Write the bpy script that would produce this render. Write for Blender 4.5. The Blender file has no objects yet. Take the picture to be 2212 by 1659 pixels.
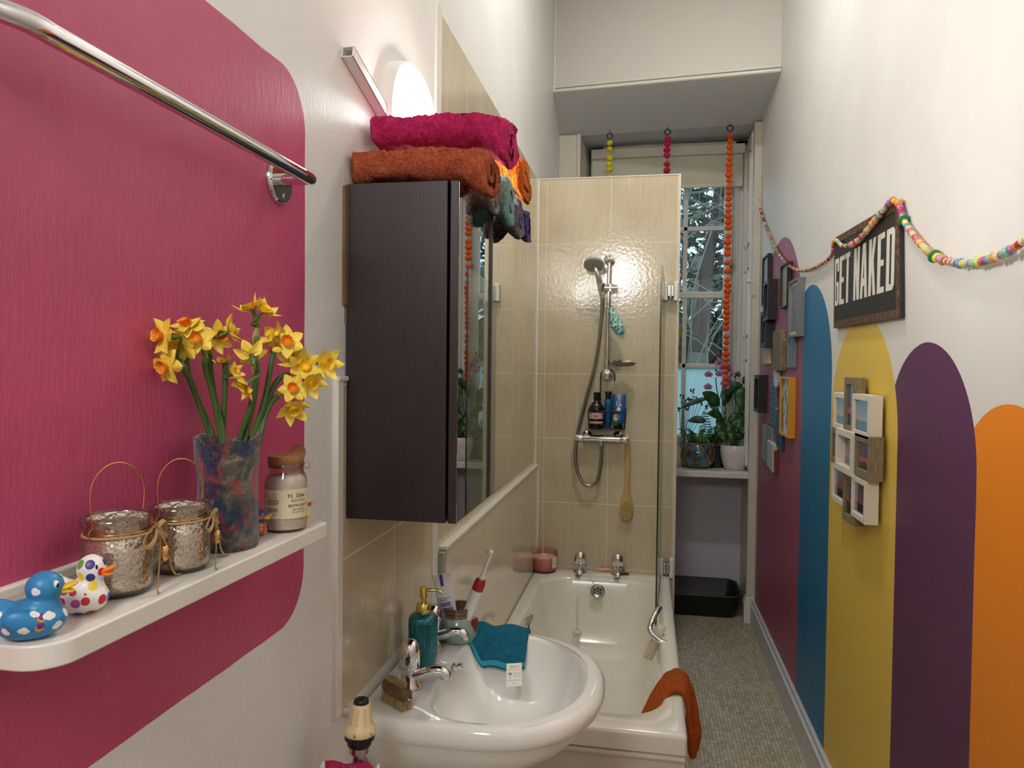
import bpy, bmesh, math, random
import numpy as np
from mathutils import Vector, Matrix, noise, Quaternion
random.seed(7)
PI = math.pi
COL = bpy.context.scene.collection
# ------------------------------------------------------------------ camera (surveyed from the photograph; metres, z up, y into the room)
FPX, YAW, PITCH, ROLL = 1571.75, 0.18268, 0.02534, 0.01089
EYE = Vector((0, 0, 1.64))
def _basis():
    ca, sa, cb, sb, cr, sr = math.cos(YAW), math.sin(YAW), math.cos(PITCH), math.sin(PITCH), math.cos(ROLL), math.sin(ROLL)
    fw = Vector((-sa*cb, ca*cb, -sb)); rt = Vector((ca, sa, 0)); up = rt.cross(fw)
    return cr*rt+sr*up, -sr*rt+cr*up, fw
RT, UP, FW = _basis()
cd = bpy.data.cameras.new('camera'); cam = bpy.data.objects.new('camera', cd); COL.objects.link(cam)
cam.matrix_world = Matrix(((RT.x, UP.x, -FW.x, 0), (RT.y, UP.y, -FW.y, 0), (RT.z, UP.z, -FW.z, EYE.z), (0, 0, 0, 1)))
cd.sensor_fit = 'HORIZONTAL'; cd.sensor_width = 36; cd.lens = FPX/2212*36; cd.clip_start = 0.02
bpy.context.scene.camera = cam
# survey helpers: a point measured in the photograph, on a known wall / counter / distance, as a point in the room
def ray(px, py): return RT*((px-1106)/FPX) - UP*((py-829.5)/FPX) + FW
def PX(px, py, x): d = ray(px, py); return EYE + d*(x/d.x)
def PY(px, py, y): d = ray(px, py); return EYE + d*(y/d.y)
def PZ(px, py, z): d = ray(px, py); return EYE + d*((z-1.64)/d.z)
def PD(px, py, dist): return EYE + ray(px, py)*dist
# ------------------------------------------------------------------ materials
def lin(c):
    out = []
    for v in c[:3]:
        v = v/255.0; out.append(v/12.92 if v <= .04045 else ((v+.055)/1.055)**2.4)
    return (*out, 1.0)
class NT:
    def __init__(s, name):
        s.m = bpy.data.materials.new(name); s.m.use_nodes = True; s.t = s.m.node_tree; s.n = s.t.nodes; s.l = s.t.links
        s.b = s.n['Principled BSDF']
    def node(s, typ, **kw):
        n = s.n.new(typ)
        for k, v in kw.items(): setattr(n, k, v)
        return n
    def put(s, sock, v):
        if isinstance(v, bpy.types.NodeSocket): s.l.new(v, sock)
        else: sock.default_value = v
    def math(s, op, a, b=0.0, c=0.0):
        n = s.node('ShaderNodeMath', operation=op); s.put(n.inputs[0], a); s.put(n.inputs[1], b)
        if op in ('COMPARE', 'MULTIPLY_ADD', 'SMOOTH_MIN'): s.put(n.inputs[2], c)
        return n.outputs[0]
    def coords(s, which='Object'): return s.node('ShaderNodeTexCoord').outputs[which]
    def xyz(s, v):
        n = s.node('ShaderNodeSeparateXYZ'); s.put(n.inputs[0], v); return n.outputs
    def mapping(s, v, scale):
        n = s.node('ShaderNodeMapping'); s.put(n.inputs[0], v); n.inputs['Scale'].default_value = scale; return n.outputs[0]
    def noise(s, v, scale, detail=3.0, rough=.55, out='Fac', dist=0.0):
        n = s.node('ShaderNodeTexNoise'); s.put(n.inputs['Vector'], v); n.inputs['Scale'].default_value = scale
        n.inputs['Detail'].default_value = detail; n.inputs['Roughness'].default_value = rough; n.inputs['Distortion'].default_value = dist
        return n.outputs[out]
    def voro(s, v, scale, out='Distance', feature='F1', rnd=1.0):
        n = s.node('ShaderNodeTexVoronoi', feature=feature); s.put(n.inputs['Vector'], v); n.inputs['Scale'].default_value = scale
        n.inputs['Randomness'].default_value = rnd; return n.outputs[out]
    def mix(s, fac, a, b, blend='MIX'):
        n = s.node('ShaderNodeMix', data_type='RGBA', blend_type=blend)
        s.put(n.inputs['Factor'], fac); s.put(n.inputs[6], a); s.put(n.inputs[7], b); return n.outputs[2]
    def ramp(s, fac, stops, interp='LINEAR'):
        n = s.node('ShaderNodeValToRGB'); s.put(n.inputs[0], fac); e = n.color_ramp.elements; n.color_ramp.interpolation = interp
        while len(e) < len(stops): e.new(.5)
        for el, (p, c) in zip(e, stops): el.position = p; el.color = c
        return n.outputs[0]
    def bump(s, h, strength=.3, dist=.002, prev=None):
        n = s.node('ShaderNodeBump'); s.put(n.inputs['Height'], h); n.inputs['Strength'].default_value = strength; n.inputs['Distance'].default_value = dist
        if prev is not None: s.l.new(prev, n.inputs['Normal'])
        s.l.new(n.outputs[0], s.b.inputs['Normal']); return n.outputs[0]
    def setp(s, **kw):
        names = dict(color='Base Color', rough='Roughness', metal='Metallic', trans='Transmission Weight', ior='IOR', emit='Emission Color',
                     estr='Emission Strength', coat='Coat Weight', sheen='Sheen Weight', sub='Subsurface Weight', alpha='Alpha', spec='Specular IOR Level')
        for k, v in kw.items(): s.put(s.b.inputs[names[k]], v)
        return s
def mat(name, col, rough=.5, metal=0.0, var=None, bump=None, **kw):
    """plain principled surface; var = (scale, second colour, amount), bump = (scale, strength, distance)"""
    t = NT(name); c = lin(col); co = t.coords() if (var or bump) else None
    if var: c = t.mix(t.math('MULTIPLY', t.noise(co, var[0], 4), var[2]), c, lin(var[1]))
    t.setp(color=c, rough=rough, metal=metal, **kw)
    if bump: t.bump(t.noise(co, bump[0], 4), bump[1], bump[2])
    return t.m
def terry(name, col, dark=None, scale=190):
    """looped towelling: tufted bump and mottled colour"""
    t = NT(name); co = t.coords(); d = dark or tuple(int(v*.55) for v in col)
    n1 = t.noise(co, scale, 2, .7, dist=1.2); n2 = t.noise(co, scale*.22, 3)
    f = t.math('ADD', t.math('MULTIPLY', n1, .75), t.math('MULTIPLY', n2, .45))
    t.setp(color=t.ramp(f, [(.40, lin(d)), (.70, lin(col))]), rough=.95, sheen=.06, spec=.08)
    t.bump(f, 1.0, .010); return t.m
def glassmat(name, col=(255, 255, 255), rough=.0, ior=1.45):
    t = NT(name); t.setp(color=lin(col), rough=rough, trans=1.0, ior=ior); return t.m
def paneglass(name, tint, refl=.10):
    """thin sheet glass: clear with a faint tint and a mirror-like sheen"""
    t = NT(name); n = t.n; n.remove(t.b); out = n['Material Output']
    tr = t.node('ShaderNodeBsdfTransparent'); tr.inputs[0].default_value = lin(tint)
    gl = t.node('ShaderNodeBsdfGlossy'); gl.inputs['Roughness'].default_value = 0.0
    fr = t.node('ShaderNodeFresnel'); fr.inputs[0].default_value = 1.45
    mx = t.node('ShaderNodeMixShader'); t.l.new(t.math('ADD', t.math('MULTIPLY', fr.outputs[0], .30), refl*.15), mx.inputs[0])
    t.l.new(tr.outputs[0], mx.inputs[1]); t.l.new(gl.outputs[0], mx.inputs[2]); t.l.new(mx.outputs[0], out.inputs[0]); return t.m
# ------------------------------------------------------------------ mesh building
class MB:
    def __init__(s): s.bm = bmesh.new()
    def _add(s, vs, fs):
        v = [s.bm.verts.new(p) for p in vs]
        for f in fs:
            try: s.bm.faces.new([v[i] for i in f])
            except ValueError: pass
        return v
    def box(s, lo, hi, rot=None, about=None):
        (a, b, c), (d, e, f) = lo, hi
        P = [Vector(p) for p in ((a, b, c), (d, b, c), (d, e, c), (a, e, c), (a, b, f), (d, b, f), (d, e, f), (a, e, f))]
        if rot is not None:
            o = Vector(about) if about is not None else (Vector(lo)+Vector(hi))/2
            P = [o + rot @ (p-o) for p in P]
        s._add(P, [(0, 3, 2, 1), (4, 5, 6, 7), (0, 1, 5, 4), (1, 2, 6, 5), (2, 3, 7, 6), (3, 0, 4, 7)]); return s
    def hexa(s, P):   # eight corners: bottom ring then top ring
        s._add(P, [(0, 3, 2, 1), (4, 5, 6, 7), (0, 1, 5, 4), (1, 2, 6, 5), (2, 3, 7, 6), (3, 0, 4, 7)]); return s
    def loft(s, rings, cap0=True, cap1=True, close=True):
        n = len(rings[0]); V = []
        for r in rings: V.append([s.bm.verts.new(p) for p in r])
        for i in range(len(V)-1):
            for j in range(n if close else n-1):
                k = (j+1) % n
                try: s.bm.faces.new((V[i][j], V[i][k], V[i+1][k], V[i+1][j]))
                except ValueError: pass
        if cap0 and close: s.bm.faces.new(list(reversed(V[0])))
        if cap1 and close: s.bm.faces.new(V[-1])
        return s
    def lathe(s, prof, c=(0, 0, 0), seg=32, axis=None, cap0=True, cap1=True, sq=None):
        """prof = [(radius, height)...] around axis (default z) from c"""
        c = Vector(c); q = Quaternion((1, 0, 0, 0)) if axis is None else Vector((0, 0, 1)).rotation_difference(Vector(axis).normalized())
        rings = []
        for r, h in prof:
            ring = []
            for i in range(seg):
                a = 2*PI*i/seg; x, y = math.cos(a), math.sin(a)
                if sq: x, y = x*sq[0], y*sq[1]
                ring.append(c + q @ Vector((max(r, 1e-5)*x, max(r, 1e-5)*y, h)))
            rings.append(ring)
        return s.loft(rings, cap0, cap1)
    def cyl(s, p0, p1, r0, r1=None, seg=16):
        p0, p1 = Vector(p0), Vector(p1); d = p1-p0
        return s.lathe([(r0, 0), (r0 if r1 is None else r1, d.length)], p0, seg, d)
    def tube(s, pts, r, seg=8, closed=False, cap=True, flat=None):
        """r may be a list; flat = (width factor, thickness factor) for straps"""
        P = [Vector(p) for p in pts]; n = len(P); R = r if isinstance(r, (list, tuple)) else [r]*n
        T = []
        for i in range(n):
            a = P[i-1] if (i > 0 or closed) else P[i]; b = P[(i+1) % n] if (i < n-1 or closed) else P[i]
            T.append((b-a).normalized())
        nr = T[0].orthogonal().normalized(); rings = []
        for i in range(n):
            if i: nr = (T[i-1].rotation_difference(T[i])) @ nr
            nr = (nr - T[i]*nr.dot(T[i])).normalized(); bn = T[i].cross(nr)
            f = flat or (1, 1)
            rings.append([P[i] + (nr*math.cos(2*PI*j/seg)*f[0] + bn*math.sin(2*PI*j/seg)*f[1])*R[i] for j in range(seg)])
        if closed: rings.append(rings[0])
        return s.loft(rings, cap and not closed, cap and not closed)
    def ball(s, c, r, seg=16, rings=10, rot=None):
        r = (r, r, r) if not isinstance(r, (list, tuple)) else r; c = Vector(c); L = []
        for i in range(rings+1):
            t = PI*i/rings - PI/2
            ring = []
            for j in range(seg):
                a = 2*PI*j/seg; k = max(math.cos(t), 1e-4)
                p = Vector((r[0]*k*math.cos(a), r[1]*k*math.sin(a), r[2]*math.sin(t)))
                ring.append(c + (rot @ p if rot is not None else p))
            L.append(ring)
        return s.loft(L)
    def torus(s, c, R, r, axis=(0, 0, 1), seg=24, sseg=8):
        c = Vector(c); q = Vector((0, 0, 1)).rotation_difference(Vector(axis).normalized())
        return s.tube([c + q @ Vector((R*math.cos(2*PI*i/seg), R*math.sin(2*PI*i/seg), 0)) for i in range(seg)], r, sseg, closed=True)
    def prism(s, poly, f0, f1):
        """poly: list of 2-D points; f0, f1 map a 2-D point to the front / back face"""
        return s.loft([[f0(*p) for p in poly], [f1(*p) for p in poly]])
    def grid(s, fn, nu, nv, closed_u=False):
        V = [[s.bm.verts.new(fn(i/nu, j/nv)) for j in range(nv+1)] for i in range(nu+1)]
        for i in range(nu):
            for j in range(nv): s.bm.faces.new((V[i][j], V[i+1][j], V[i+1][j+1], V[i][j+1]))
        return s
    def text(s, txt, size, fn, align='CENTER', squeeze=1.0):
        cu = bpy.data.curves.new('lettering', 'FONT'); cu.body = txt; cu.size = size; cu.align_x = align; cu.align_y = 'CENTER'; cu.resolution_u = 3
        ob = bpy.data.objects.new('lettering', cu); me = bpy.data.meshes.new_from_object(ob)
        s._add([fn(v.co.x*squeeze, v.co.y) for v in me.vertices], [tuple(p.vertices) for p in me.polygons])
        bpy.data.objects.remove(ob); bpy.data.curves.remove(cu); bpy.data.meshes.remove(me); return s
    def jitter(s, amp, scale, seed=0.0, along=None):
        s.bm.normal_update()
        for v in s.bm.verts:
            k = noise.noise(v.co*scale + Vector((seed, seed*1.7, 0)))
            v.co += (along or v.normal)*amp*k
        return s
    def build(s, name, m, parent=None, smooth=True, bevel=0.0, at=None, solid=0.0, sub=0, bseg=2, remesh=0.0, angle=40):
        bmesh.ops.recalc_face_normals(s.bm, faces=s.bm.faces)
        me = bpy.data.meshes.new(name); org = Vector((0, 0, 0))
        if parent is not None: org = ORG.get(parent.name, Vector((0, 0, 0)))
        elif at is not None: org = Vector(at)
        if org.length: bmesh.ops.translate(s.bm, verts=s.bm.verts, vec=-org)
        for f in s.bm.faces: f.smooth = smooth
        s.bm.to_mesh(me); s.bm.free()
        for x in (m if isinstance(m, (list, tuple)) else [m]): me.materials.append(x)
        o = bpy.data.objects.new(name, me); COL.objects.link(o)
        if parent is not None: o.parent = parent
        else: o.location = org
        ORG[o.name] = org
        if remesh:
            k = o.modifiers.new('skin', 'REMESH'); k.mode = 'VOXEL'; k.voxel_size = remesh; k.use_smooth_shade = True
            k = o.modifiers.new('soften', 'SMOOTH'); k.iterations = 6; k.factor = .5
        if solid: k = o.modifiers.new('thick', 'SOLIDIFY'); k.thickness = solid; k.offset = 0
        if sub: k = o.modifiers.new('round', 'SUBSURF'); k.levels = sub; k.render_levels = sub
        if bevel:
            k = o.modifiers.new('edge', 'BEVEL'); k.width = bevel; k.segments = bseg; k.limit_method = 'ANGLE'; k.angle_limit = math.radians(angle)
            if smooth:
                for p in me.polygons: p.use_smooth = True
                k.harden_normals = True
        elif smooth and not remesh and not sub:
            try: me.set_sharp_from_angle(angle=math.radians(50))
            except Exception: pass
        return o
ORG = {}
def thing(name, at, label, cat, group=None, rz=0.0):
    o = bpy.data.objects.new(name, None); COL.objects.link(o); o.location = at; o.empty_display_size = .05
    o['label'] = label; o['category'] = cat
    if group: o['group'] = group
    ORG[o.name] = Vector(at); o.rotation_euler = (0, 0, 0); return o
def local(name, label, cat, at, rz=0.0, group=None, scale=1.0):
    """a thing whose parts are modelled about its own base"""
    o = thing(name, (0, 0, 0), label, cat, group); ORG[o.name] = Vector((0, 0, 0))
    o.location = at; o.rotation_euler = (0, 0, rz); o.scale = (scale,)*3; return o
def tag(o, label, cat, group=None):
    o['label'] = label; o['category'] = cat
    if group: o['group'] = group
    return o
def struct(o): o['kind'] = 'structure'; return o
def dup(o, parent=None, **kw):
    """copy of a thing with copies of its parts and sub-parts"""
    c = o.copy(); COL.objects.link(c)
    if parent is not None: c.parent = parent
    for ch in [x for x in bpy.data.objects if x.parent == o]: dup(ch, c)
    for k, v in kw.items():
        if k in ('location', 'rotation_euler', 'scale'): setattr(c, k, v)
        else: c[k] = v
    return c
def spline(pts, n=8):
    """Catmull-Rom through points"""
    P = [Vector(p) for p in pts]; out = []
    for i in range(len(P)-1):
        a, b, c, d = P[max(i-1, 0)], P[i], P[i+1], P[min(i+2, len(P)-1)]
        for k in range(n):
            t = k/n; out.append(.5*((2*b)+(c-a)*t+(2*a-5*b+4*c-d)*t*t+(3*b-a-3*c+d)*t**3))
    out.append(P[-1]); return out
def rrect(w, h, r, n=6):
    out = []
    for cx, cy, a0 in ((w/2-r, h/2-r, 0), (-w/2+r, h/2-r, PI/2), (-w/2+r, -h/2+r, PI), (w/2-r, -h/2+r, 1.5*PI)):
        for i in range(n+1): a = a0+PI/2*i/n; out.append((cx+r*math.cos(a), cy+r*math.sin(a)))
    return out
def Rz(a): return Matrix.Rotation(a, 3, 'Z')
LAMP, SKY, CEIL, REAR_FILL, DAY_FILL, LPT, EXPO = 58.0, 2.0, 20, 20, 75, 0, 0.0
# ================================================================== shared materials
M_white = mat('white paint', (234, 232, 227), .35, var=(3, (224, 221, 214), .6), bump=(60, .12, .002))
M_gloss = mat('white gloss paint', (232, 229, 220), .22, var=(9, (215, 210, 200), .5), bump=(30, .05, .001))
M_jamb = mat('aged cream gloss paint', (216, 210, 196), .35, var=(14, (190, 182, 166), .6), bump=(40, .08, .001))
M_lilac = mat('lilac grey paint', (202, 197, 206), .6, bump=(60, .1, .002))
M_chrome = mat('chrome', (226, 226, 226), .06, 1.0)
M_steel = mat('brushed steel', (186, 186, 182), .22, 1.0)
M_hose = NT('ribbed steel hose'); M_hose.setp(color=lin((150, 150, 146)), metal=1.0, rough=.3); M_hose = M_hose.m
M_black = mat('black plastic', (18, 18, 19), .35)
M_blackwire = mat('black coated wire', (14, 14, 15), .4)
M_porc = mat('white porcelain', (238, 236, 230), .08, coat=.6)
M_acry = mat('white acrylic bath', (233, 228, 216), .14, coat=.4)
M_wplas = mat('white plastic', (236, 234, 228), .35)
M_gold = mat('gold metal', (224, 204, 124), .14, 1.0)
M_copper = mat('copper wire', (214, 158, 104), .2, 1.0)
M_glass = glassmat('clear glass', (250, 255, 252))
M_mirror = mat('mirror', (225, 228, 226), .0, 1.0)
M_wood = NT('weathered wood'); _c = M_wood.coords()
M_wood.setp(color=M_wood.ramp(M_wood.noise(M_wood.mapping(_c, (60, 60, 6)), 3, 4), [(.3, lin((96, 80, 58))), (.7, lin((150, 130, 98)))]), rough=.75); M_wood = M_wood.m

def tilemat(name, axis, u0, rows=True, plain=False):
    """large beige porcelain tiles with fine vertical streaks and cream joints; axis = horizontal run of the wall"""
    t = NT(name); co = t.coords(); x, y, z = t.xyz(co); u = x if axis == 'x' else y
    st = t.noise(t.mapping(co, (90, 90, 1.4)), 4, 4, .6); cl = t.noise(co, 5, 2)
    c = t.ramp(t.math('ADD', t.math('MULTIPLY', st, .6), t.math('MULTIPLY', cl, .4)), [(.3, lin((186, 172, 143))), (.7, lin((216, 203, 174)))])
    g = 0.0
    if not plain:
        def line(v, v0, p, w):
            f = t.math('FRACT', t.math('ADD', t.math('DIVIDE', t.math('SUBTRACT', v, v0), p), .5))
            return t.math('LESS_THAN', t.math('MULTIPLY', t.math('ABSOLUTE', t.math('SUBTRACT', f, .5)), p), w)
        g = t.math('MAXIMUM', line(u, u0, .340, .0016), line(z, 2.287, .344, .0020))
        c = t.mix(g, c, lin((226, 216, 190)))
        t.bump(t.math('SUBTRACT', t.noise(co, 60, 2), t.math('MULTIPLY', g, .8)), .12, .004)
    else: c = t.mix(.75, c, lin((220, 212, 194))); t.bump(t.noise(co, 30, 2), .03, .003)
    t.setp(color=c, rough=t.math('ADD', t.math('MULTIPLY', g, .5), .16) if not plain else .09)
    t.setp(coat=.42); t.b.inputs['Coat Roughness'].default_value = .06; nb = [n_ for n_ in t.n if n_.bl_idname == 'ShaderNodeBump'][-1]; t.l.new(nb.outputs[0], t.b.inputs['Coat Normal'])
    return t.m
M_tilex = tilemat('beige wall tile across', 'x', -.195); M_tiley = tilemat('beige wall tile along', 'y', 1.634); M_tilep = tilemat('plain beige wall tile', 'y', 0, plain=True)

# ---- painted walls: colour blocks are paint on the plaster
def wallpaint(name):
    t = NT(name); co = t.coords(); x, y, z = t.xyz(co)
    base = t.ramp(t.noise(co, 2.2, 3), [(.3, lin((225, 223, 218))), (.7, lin((234, 233, 229)))])
    wob = t.math('MULTIPLY', t.math('SUBTRACT', t.noise(co, 9, 2), .5), .005)
    return t, co, y, z, base, wob
t, co, y, z, c, wob = wallpaint('left wall paint with raspberry block')
yy = t.math('ADD', y, wob); zz = t.math('ADD', z, wob)
# rounded rectangle y -0.4..1.178, z 1.202..2.122
qx = t.math('MAXIMUM', t.math('SUBTRACT', t.math('ABSOLUTE', t.math('SUBTRACT', yy, .389)), .789-.085), 0.0)
qz = t.math('MAXIMUM', t.math('SUBTRACT', t.math('ABSOLUTE', t.math('SUBTRACT', zz, 1.662)), .460-.085), 0.0)
d = t.math('SQRT', t.math('ADD', t.math('MULTIPLY', qx, qx), t.math('MULTIPLY', qz, qz)))
mk = t.math('LESS_THAN', d, .085)
c = t.mix(mk, c, t.ramp(t.noise(co, 6, 3), [(.3, lin((186, 72, 108))), (.7, lin((196, 80, 116)))]))
t.setp(color=c, rough=.42)
b1 = t.bump(t.noise(t.mapping(co, (60, 60, 12)), 3, 4), .30, .003); t.bump(t.noise(co, 9, 4), .22, .008, b1)
M_wallL = t.m
t, co, y, z, c, wob = wallpaint('right wall paint with coloured arches')
for yc, r, top, col in ((1.57, .25, 1.575, (244, 144, 26)), (2.012, .30, 1.71, (96, 50, 90)), (2.592, .378, 1.815, (236, 202, 86)),
                        (3.37, .40, 2.005, (30, 112, 160)), (4.10, .59, 2.332, (164, 82, 108))):
    dz = t.math('MAXIMUM', t.math('SUBTRACT', t.math('ADD', z, wob), top-r), 0.0); dy = t.math('SUBTRACT', t.math('ADD', y, wob), yc)
    if yc == 4.10: dy = t.math('MULTIPLY', dy, t.math('SUBTRACT', 1.0, t.math('MULTIPLY', t.math('GREATER_THAN', dy, 0.0), .15)))
    m = t.math('LESS_THAN', t.math('SQRT', t.math('ADD', t.math('MULTIPLY', dy, dy), t.math('MULTIPLY', dz, dz))), r)
    c = t.mix(m, c, lin(col))
t.setp(color=c, rough=.45); t.bump(t.noise(co, 40, 4), .08, .003)
M_wallR = t.m

# ================================================================== room shell
XL, XR = -.585, .70
def box(name, lo, hi, m, bevel=0.0, kind=True, **kw):
    o = MB().box(lo, hi).build(name, m, smooth=False, bevel=bevel, **kw)
    return struct(o) if kind else o
t = NT('pebble grey mosaic vinyl'); co = t.coords(); br = t.node('ShaderNodeTexBrick'); rot = t.node('ShaderNodeMapping'); t.put(rot.inputs[0], co); rot.inputs['Rotation'].default_value = (0, 0, 1.5708)
t.put(br.inputs['Vector'], rot.outputs[0]); br.offset = .5; br.squash = 1.35; br.squash_frequency = 3
for k, v in (('Scale', 1.0), ('Mortar Size', .0013), ('Brick Width', .021), ('Row Height', .0165), ('Mortar Smooth', .1), ('Bias', 0.0)): br.inputs[k].default_value = v
br.inputs['Color1'].default_value = lin((176, 164, 140)); br.inputs['Color2'].default_value = lin((222, 212, 188)); br.inputs['Mortar'].default_value = lin((132, 122, 102))
t.setp(color=t.mix(t.math('MULTIPLY', t.noise(co, 7, 3), .55), br.outputs['Color'], lin((150, 138, 112))), rough=.42)
t.bump(t.math('SUBTRACT', 1.0, br.outputs['Fac']), .25, .001); M_floor = t.m
box('floor', (-.75, -1.3, -.1), (.85, 5.45, 0), M_floor)
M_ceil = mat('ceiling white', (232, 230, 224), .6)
box('ceiling', (-.75, -1.3, 3.98), (.85, 5.45, 4.08), M_ceil)
b = MB(); b.box((XL-.12, -1.3, 0), (XL, 1.96, 3.98)); b.box((XL-.12, 1.96, 0), (XL-.012, 5.45, 3.98)); struct(b.build('wall_left', M_wallL, smooth=False))
box('wall_right', (XR, -1.3, 0), (XR+.12, 5.45, 3.98), M_wallR)
box('wall_rear', (-.75, -1.3, 0), (.85, -1.2, 3.98), M_white)
# lowered bulkhead over the window bay, its front edge running skew to the room
b = MB()
fl, fr = (4.533, 3.332), (4.235, 3.263)
b.hexa([(XL-.012, fl[0], fl[1]), (XR, fr[0], fr[1]), (XR, 4.90, 3.6), (XL-.012, 4.90, 3.6), (XL-.012, fl[0], 3.98), (XR, fr[0], 3.98), (XR, 4.90, 3.98), (XL-.012, 4.90, 3.98)])
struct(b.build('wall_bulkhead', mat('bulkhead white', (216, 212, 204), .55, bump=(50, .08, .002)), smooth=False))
def sof(u, v):
    x = (XL-.012)*(1-u)+XR*u; y0 = fl[0]*(1-u)+fr[0]*u; z0 = fl[1]*(1-u)+fr[1]*u; z1 = 3.175*(1-u)+3.205*u; return Vector((x, y0*(1-v)+4.90*v, z0*(1-v)+z1*v))
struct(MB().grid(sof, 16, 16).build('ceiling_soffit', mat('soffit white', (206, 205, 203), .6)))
b = MB(); b.hexa([(XL-.012, 4.90, 3.175), (XR, 4.90, 3.205), (XR, 5.45, 3.205), (XL-.012, 5.45, 3.175), (XL-.012, 4.90, 3.98), (XR, 4.90, 3.98), (XR, 5.45, 3.98), (XL-.012, 5.45, 3.98)])
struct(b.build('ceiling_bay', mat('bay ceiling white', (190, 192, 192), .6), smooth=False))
b = MB(); L0, L1 = Vector((XL-.012, fl[0]-.006, fl[1]+.012)), Vector((XR, fr[0]-.006, fr[1]+.012))
b.tube([L0, L1], .012, 8); b.tube([L0+Vector((0, -.004, .022)), L1+Vector((0, -.004, .022))], .008, 8); b.tube([L0+Vector((.008, 0, 0)), L0+Vector((.008, 0, .64))], .010, 8)
struct(b.build('trim_bulkhead', M_gloss))
# window bay: side piers, reveals, wall below the sill
box('wall_window', (XL-.012, 5.25, 0), (XR, 5.45, 1.02), M_lilac)
b = MB(); b.box((XL-.012, 4.86, 0), (-.462, 4.96, 3.176)); b.box((-.475, 4.846, 0), (-.452, 4.97, 3.176))
b.hexa([(XL-.012, 4.96, 0), (-.455, 4.96, 0), (-.405, 5.40, 0), (XL-.012, 5.40, 0), (XL-.012, 4.96, 3.176), (-.455, 4.96, 3.176), (-.405, 5.40, 3.176), (XL-.012, 5.40, 3.176)])
struct(b.build('trim_left_pier', M_jamb, smooth=False, bevel=.004))
b = MB(); b.box((.652, 4.842, .165), (XR, 4.905, 3.2)); struct(b.build('trim_right_casing', M_jamb, smooth=False, bevel=.005))
b = MB(); b.box((.638, 4.832, 0), (XR, 4.905, .135)); b.box((.642, 4.836, .135), (XR, 4.905, .15)); b.box((.646, 4.838, .15), (XR, 4.905, .168)); struct(b.build('trim_plinth_block', M_gloss, smooth=False, bevel=.004))
box('wall_right_reveal', (.660, 4.905, 0), (XR, 5.45, 3.204), M_jamb)
# folded panelled shutter in the right reveal, with its knob
sh = struct(MB().box((.644, 4.935, 1.0), (.660, 5.17, 3.16)).build('trim_shutter', M_gloss, smooth=False, bevel=.003, at=(.65, 5.05, 1.0)))
for z0, z1 in ((1.08, 1.70), (1.84, 2.30), (2.44, 3.06)):
    b = MB(); b.box((.638, 4.965, z0), (.645, 5.14, z0+.02)); b.box((.638, 4.965, z1-.02), (.645, 5.14, z1)); b.box((.638, 4.965, z0), (.645, 4.985, z1)); b.box((.638, 5.12, z0), (.645, 5.14, z1)); b.box((.641, 4.995, z0+.03), (.646, 5.11, z1-.03))
    b.build('shutter_panel', M_gloss, sh, smooth=False, bevel=.002)
k = PX(1620, 608, .625); MB().lathe([(.006, 0), (.006, .012), (.014, .02), (.016, .028), (.010, .036), (0, .038)], (.645, k.y, k.z), 20, (-1, 0, 0)).build('shutter_knob', M_gloss, sh)
# sill board
box('trim_windowsill', (-.455, 4.868, .925), (.661, 5.30, .966), M_gloss, bevel=.006)
# skirting on the right
b = MB(); b.box((.676, -1.2, 0), (XR, 4.835, .125)); b.hexa([(.680, -1.2, .125), (XR, -1.2, .125), (XR, 4.835, .125), (.680, 4.835, .125), (.690, -1.2, .158), (XR, -1.2, .158), (XR, 4.835, .158), (.690, 4.835, .158)])
b.tube([(.679, -1.2, .130), (.679, 4.835, .130)], .006, 8); b.tube([(.690, -1.2, .156), (.690, 4.835, .156)], .007, 8)
struct(b.build('baseboard_right', mat('grey white gloss', (205, 206, 208), .3, bump=(20, .15, .004)), smooth=False))
# tiled shower end wall and tile panels along the left
b = MB(); b.box((XL-.012, 3.862, 0), (.146, 3.935, 2.63)); struct(b.build('wall_shower', M_tilex, smooth=False))
b = MB(); b.box((.146, 3.858, 0), (.160, 3.94, 2.633)); b.box((XL-.012, 3.859, 2.63), (.160, 3.94, 2.636)); struct(b.build('trim_shower_edge', mat('cream tile edging', (226, 216, 196), .4, var=(20, (196, 182, 158), .5)), smooth=False))
box('wall_left_tiles', (XL-.012, 1.99, 1.10), (XL, 3.862, 2.632), M_tiley)
box('wall_left_dado', (XL-.012, 2.045, .40), (XL+.017, 3.862, 1.098), M_tilep)
box('trim_dado_ledge', (XL-.01, 2.035, 1.098), (XL+.022, 3.862, 1.112), M_gloss, bevel=.004)
b = MB(); b.box((XL-.01, 2.018, .50), (XL+.019, 2.046, 1.098)); struct(b.build('trim_dado_end', mat('silver edge trim', (196, 192, 184), .3, .5), smooth=False, bevel=.002))
b = MB(); b.box((XL-.01, 1.945, .905), (XL+.006, 1.998, 2.64)); struct(b.build('trim_batten', M_gloss, smooth=False, bevel=.003))
box('wall_basin_tiles', (XL-.01, 1.325, .952), (XL+.004, 1.945, 1.612), M_tiley)
b = MB(); b.box((XL-.01, 1.298, .953), (XL+.010, 1.326, 1.612)); b.box((XL-.01, 1.298, 1.606), (XL+.012, 1.345, 1.616)); struct(b.build('trim_tile_end', M_gloss, smooth=False, bevel=.003))
b = MB(); b.tube([(XL+.004, 3.860, 1.11), (XL+.004, 3.860, 2.63)], .005, 6); b.tube([(XL+.019, 3.860, .56), (XL+.019, 3.860, 1.10)], .005, 6); struct(b.build('trim_corner_sealant', mat('white sealant', (238, 234, 222), .4)))
b = MB()
for i in range(16): b.ball((XL+.008, 1.335+.0035*i+random.uniform(-.002, .002), .958-.0035*i*.6+random.uniform(-.004, .004)), random.uniform(.004, .008), 8, 6)
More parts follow.
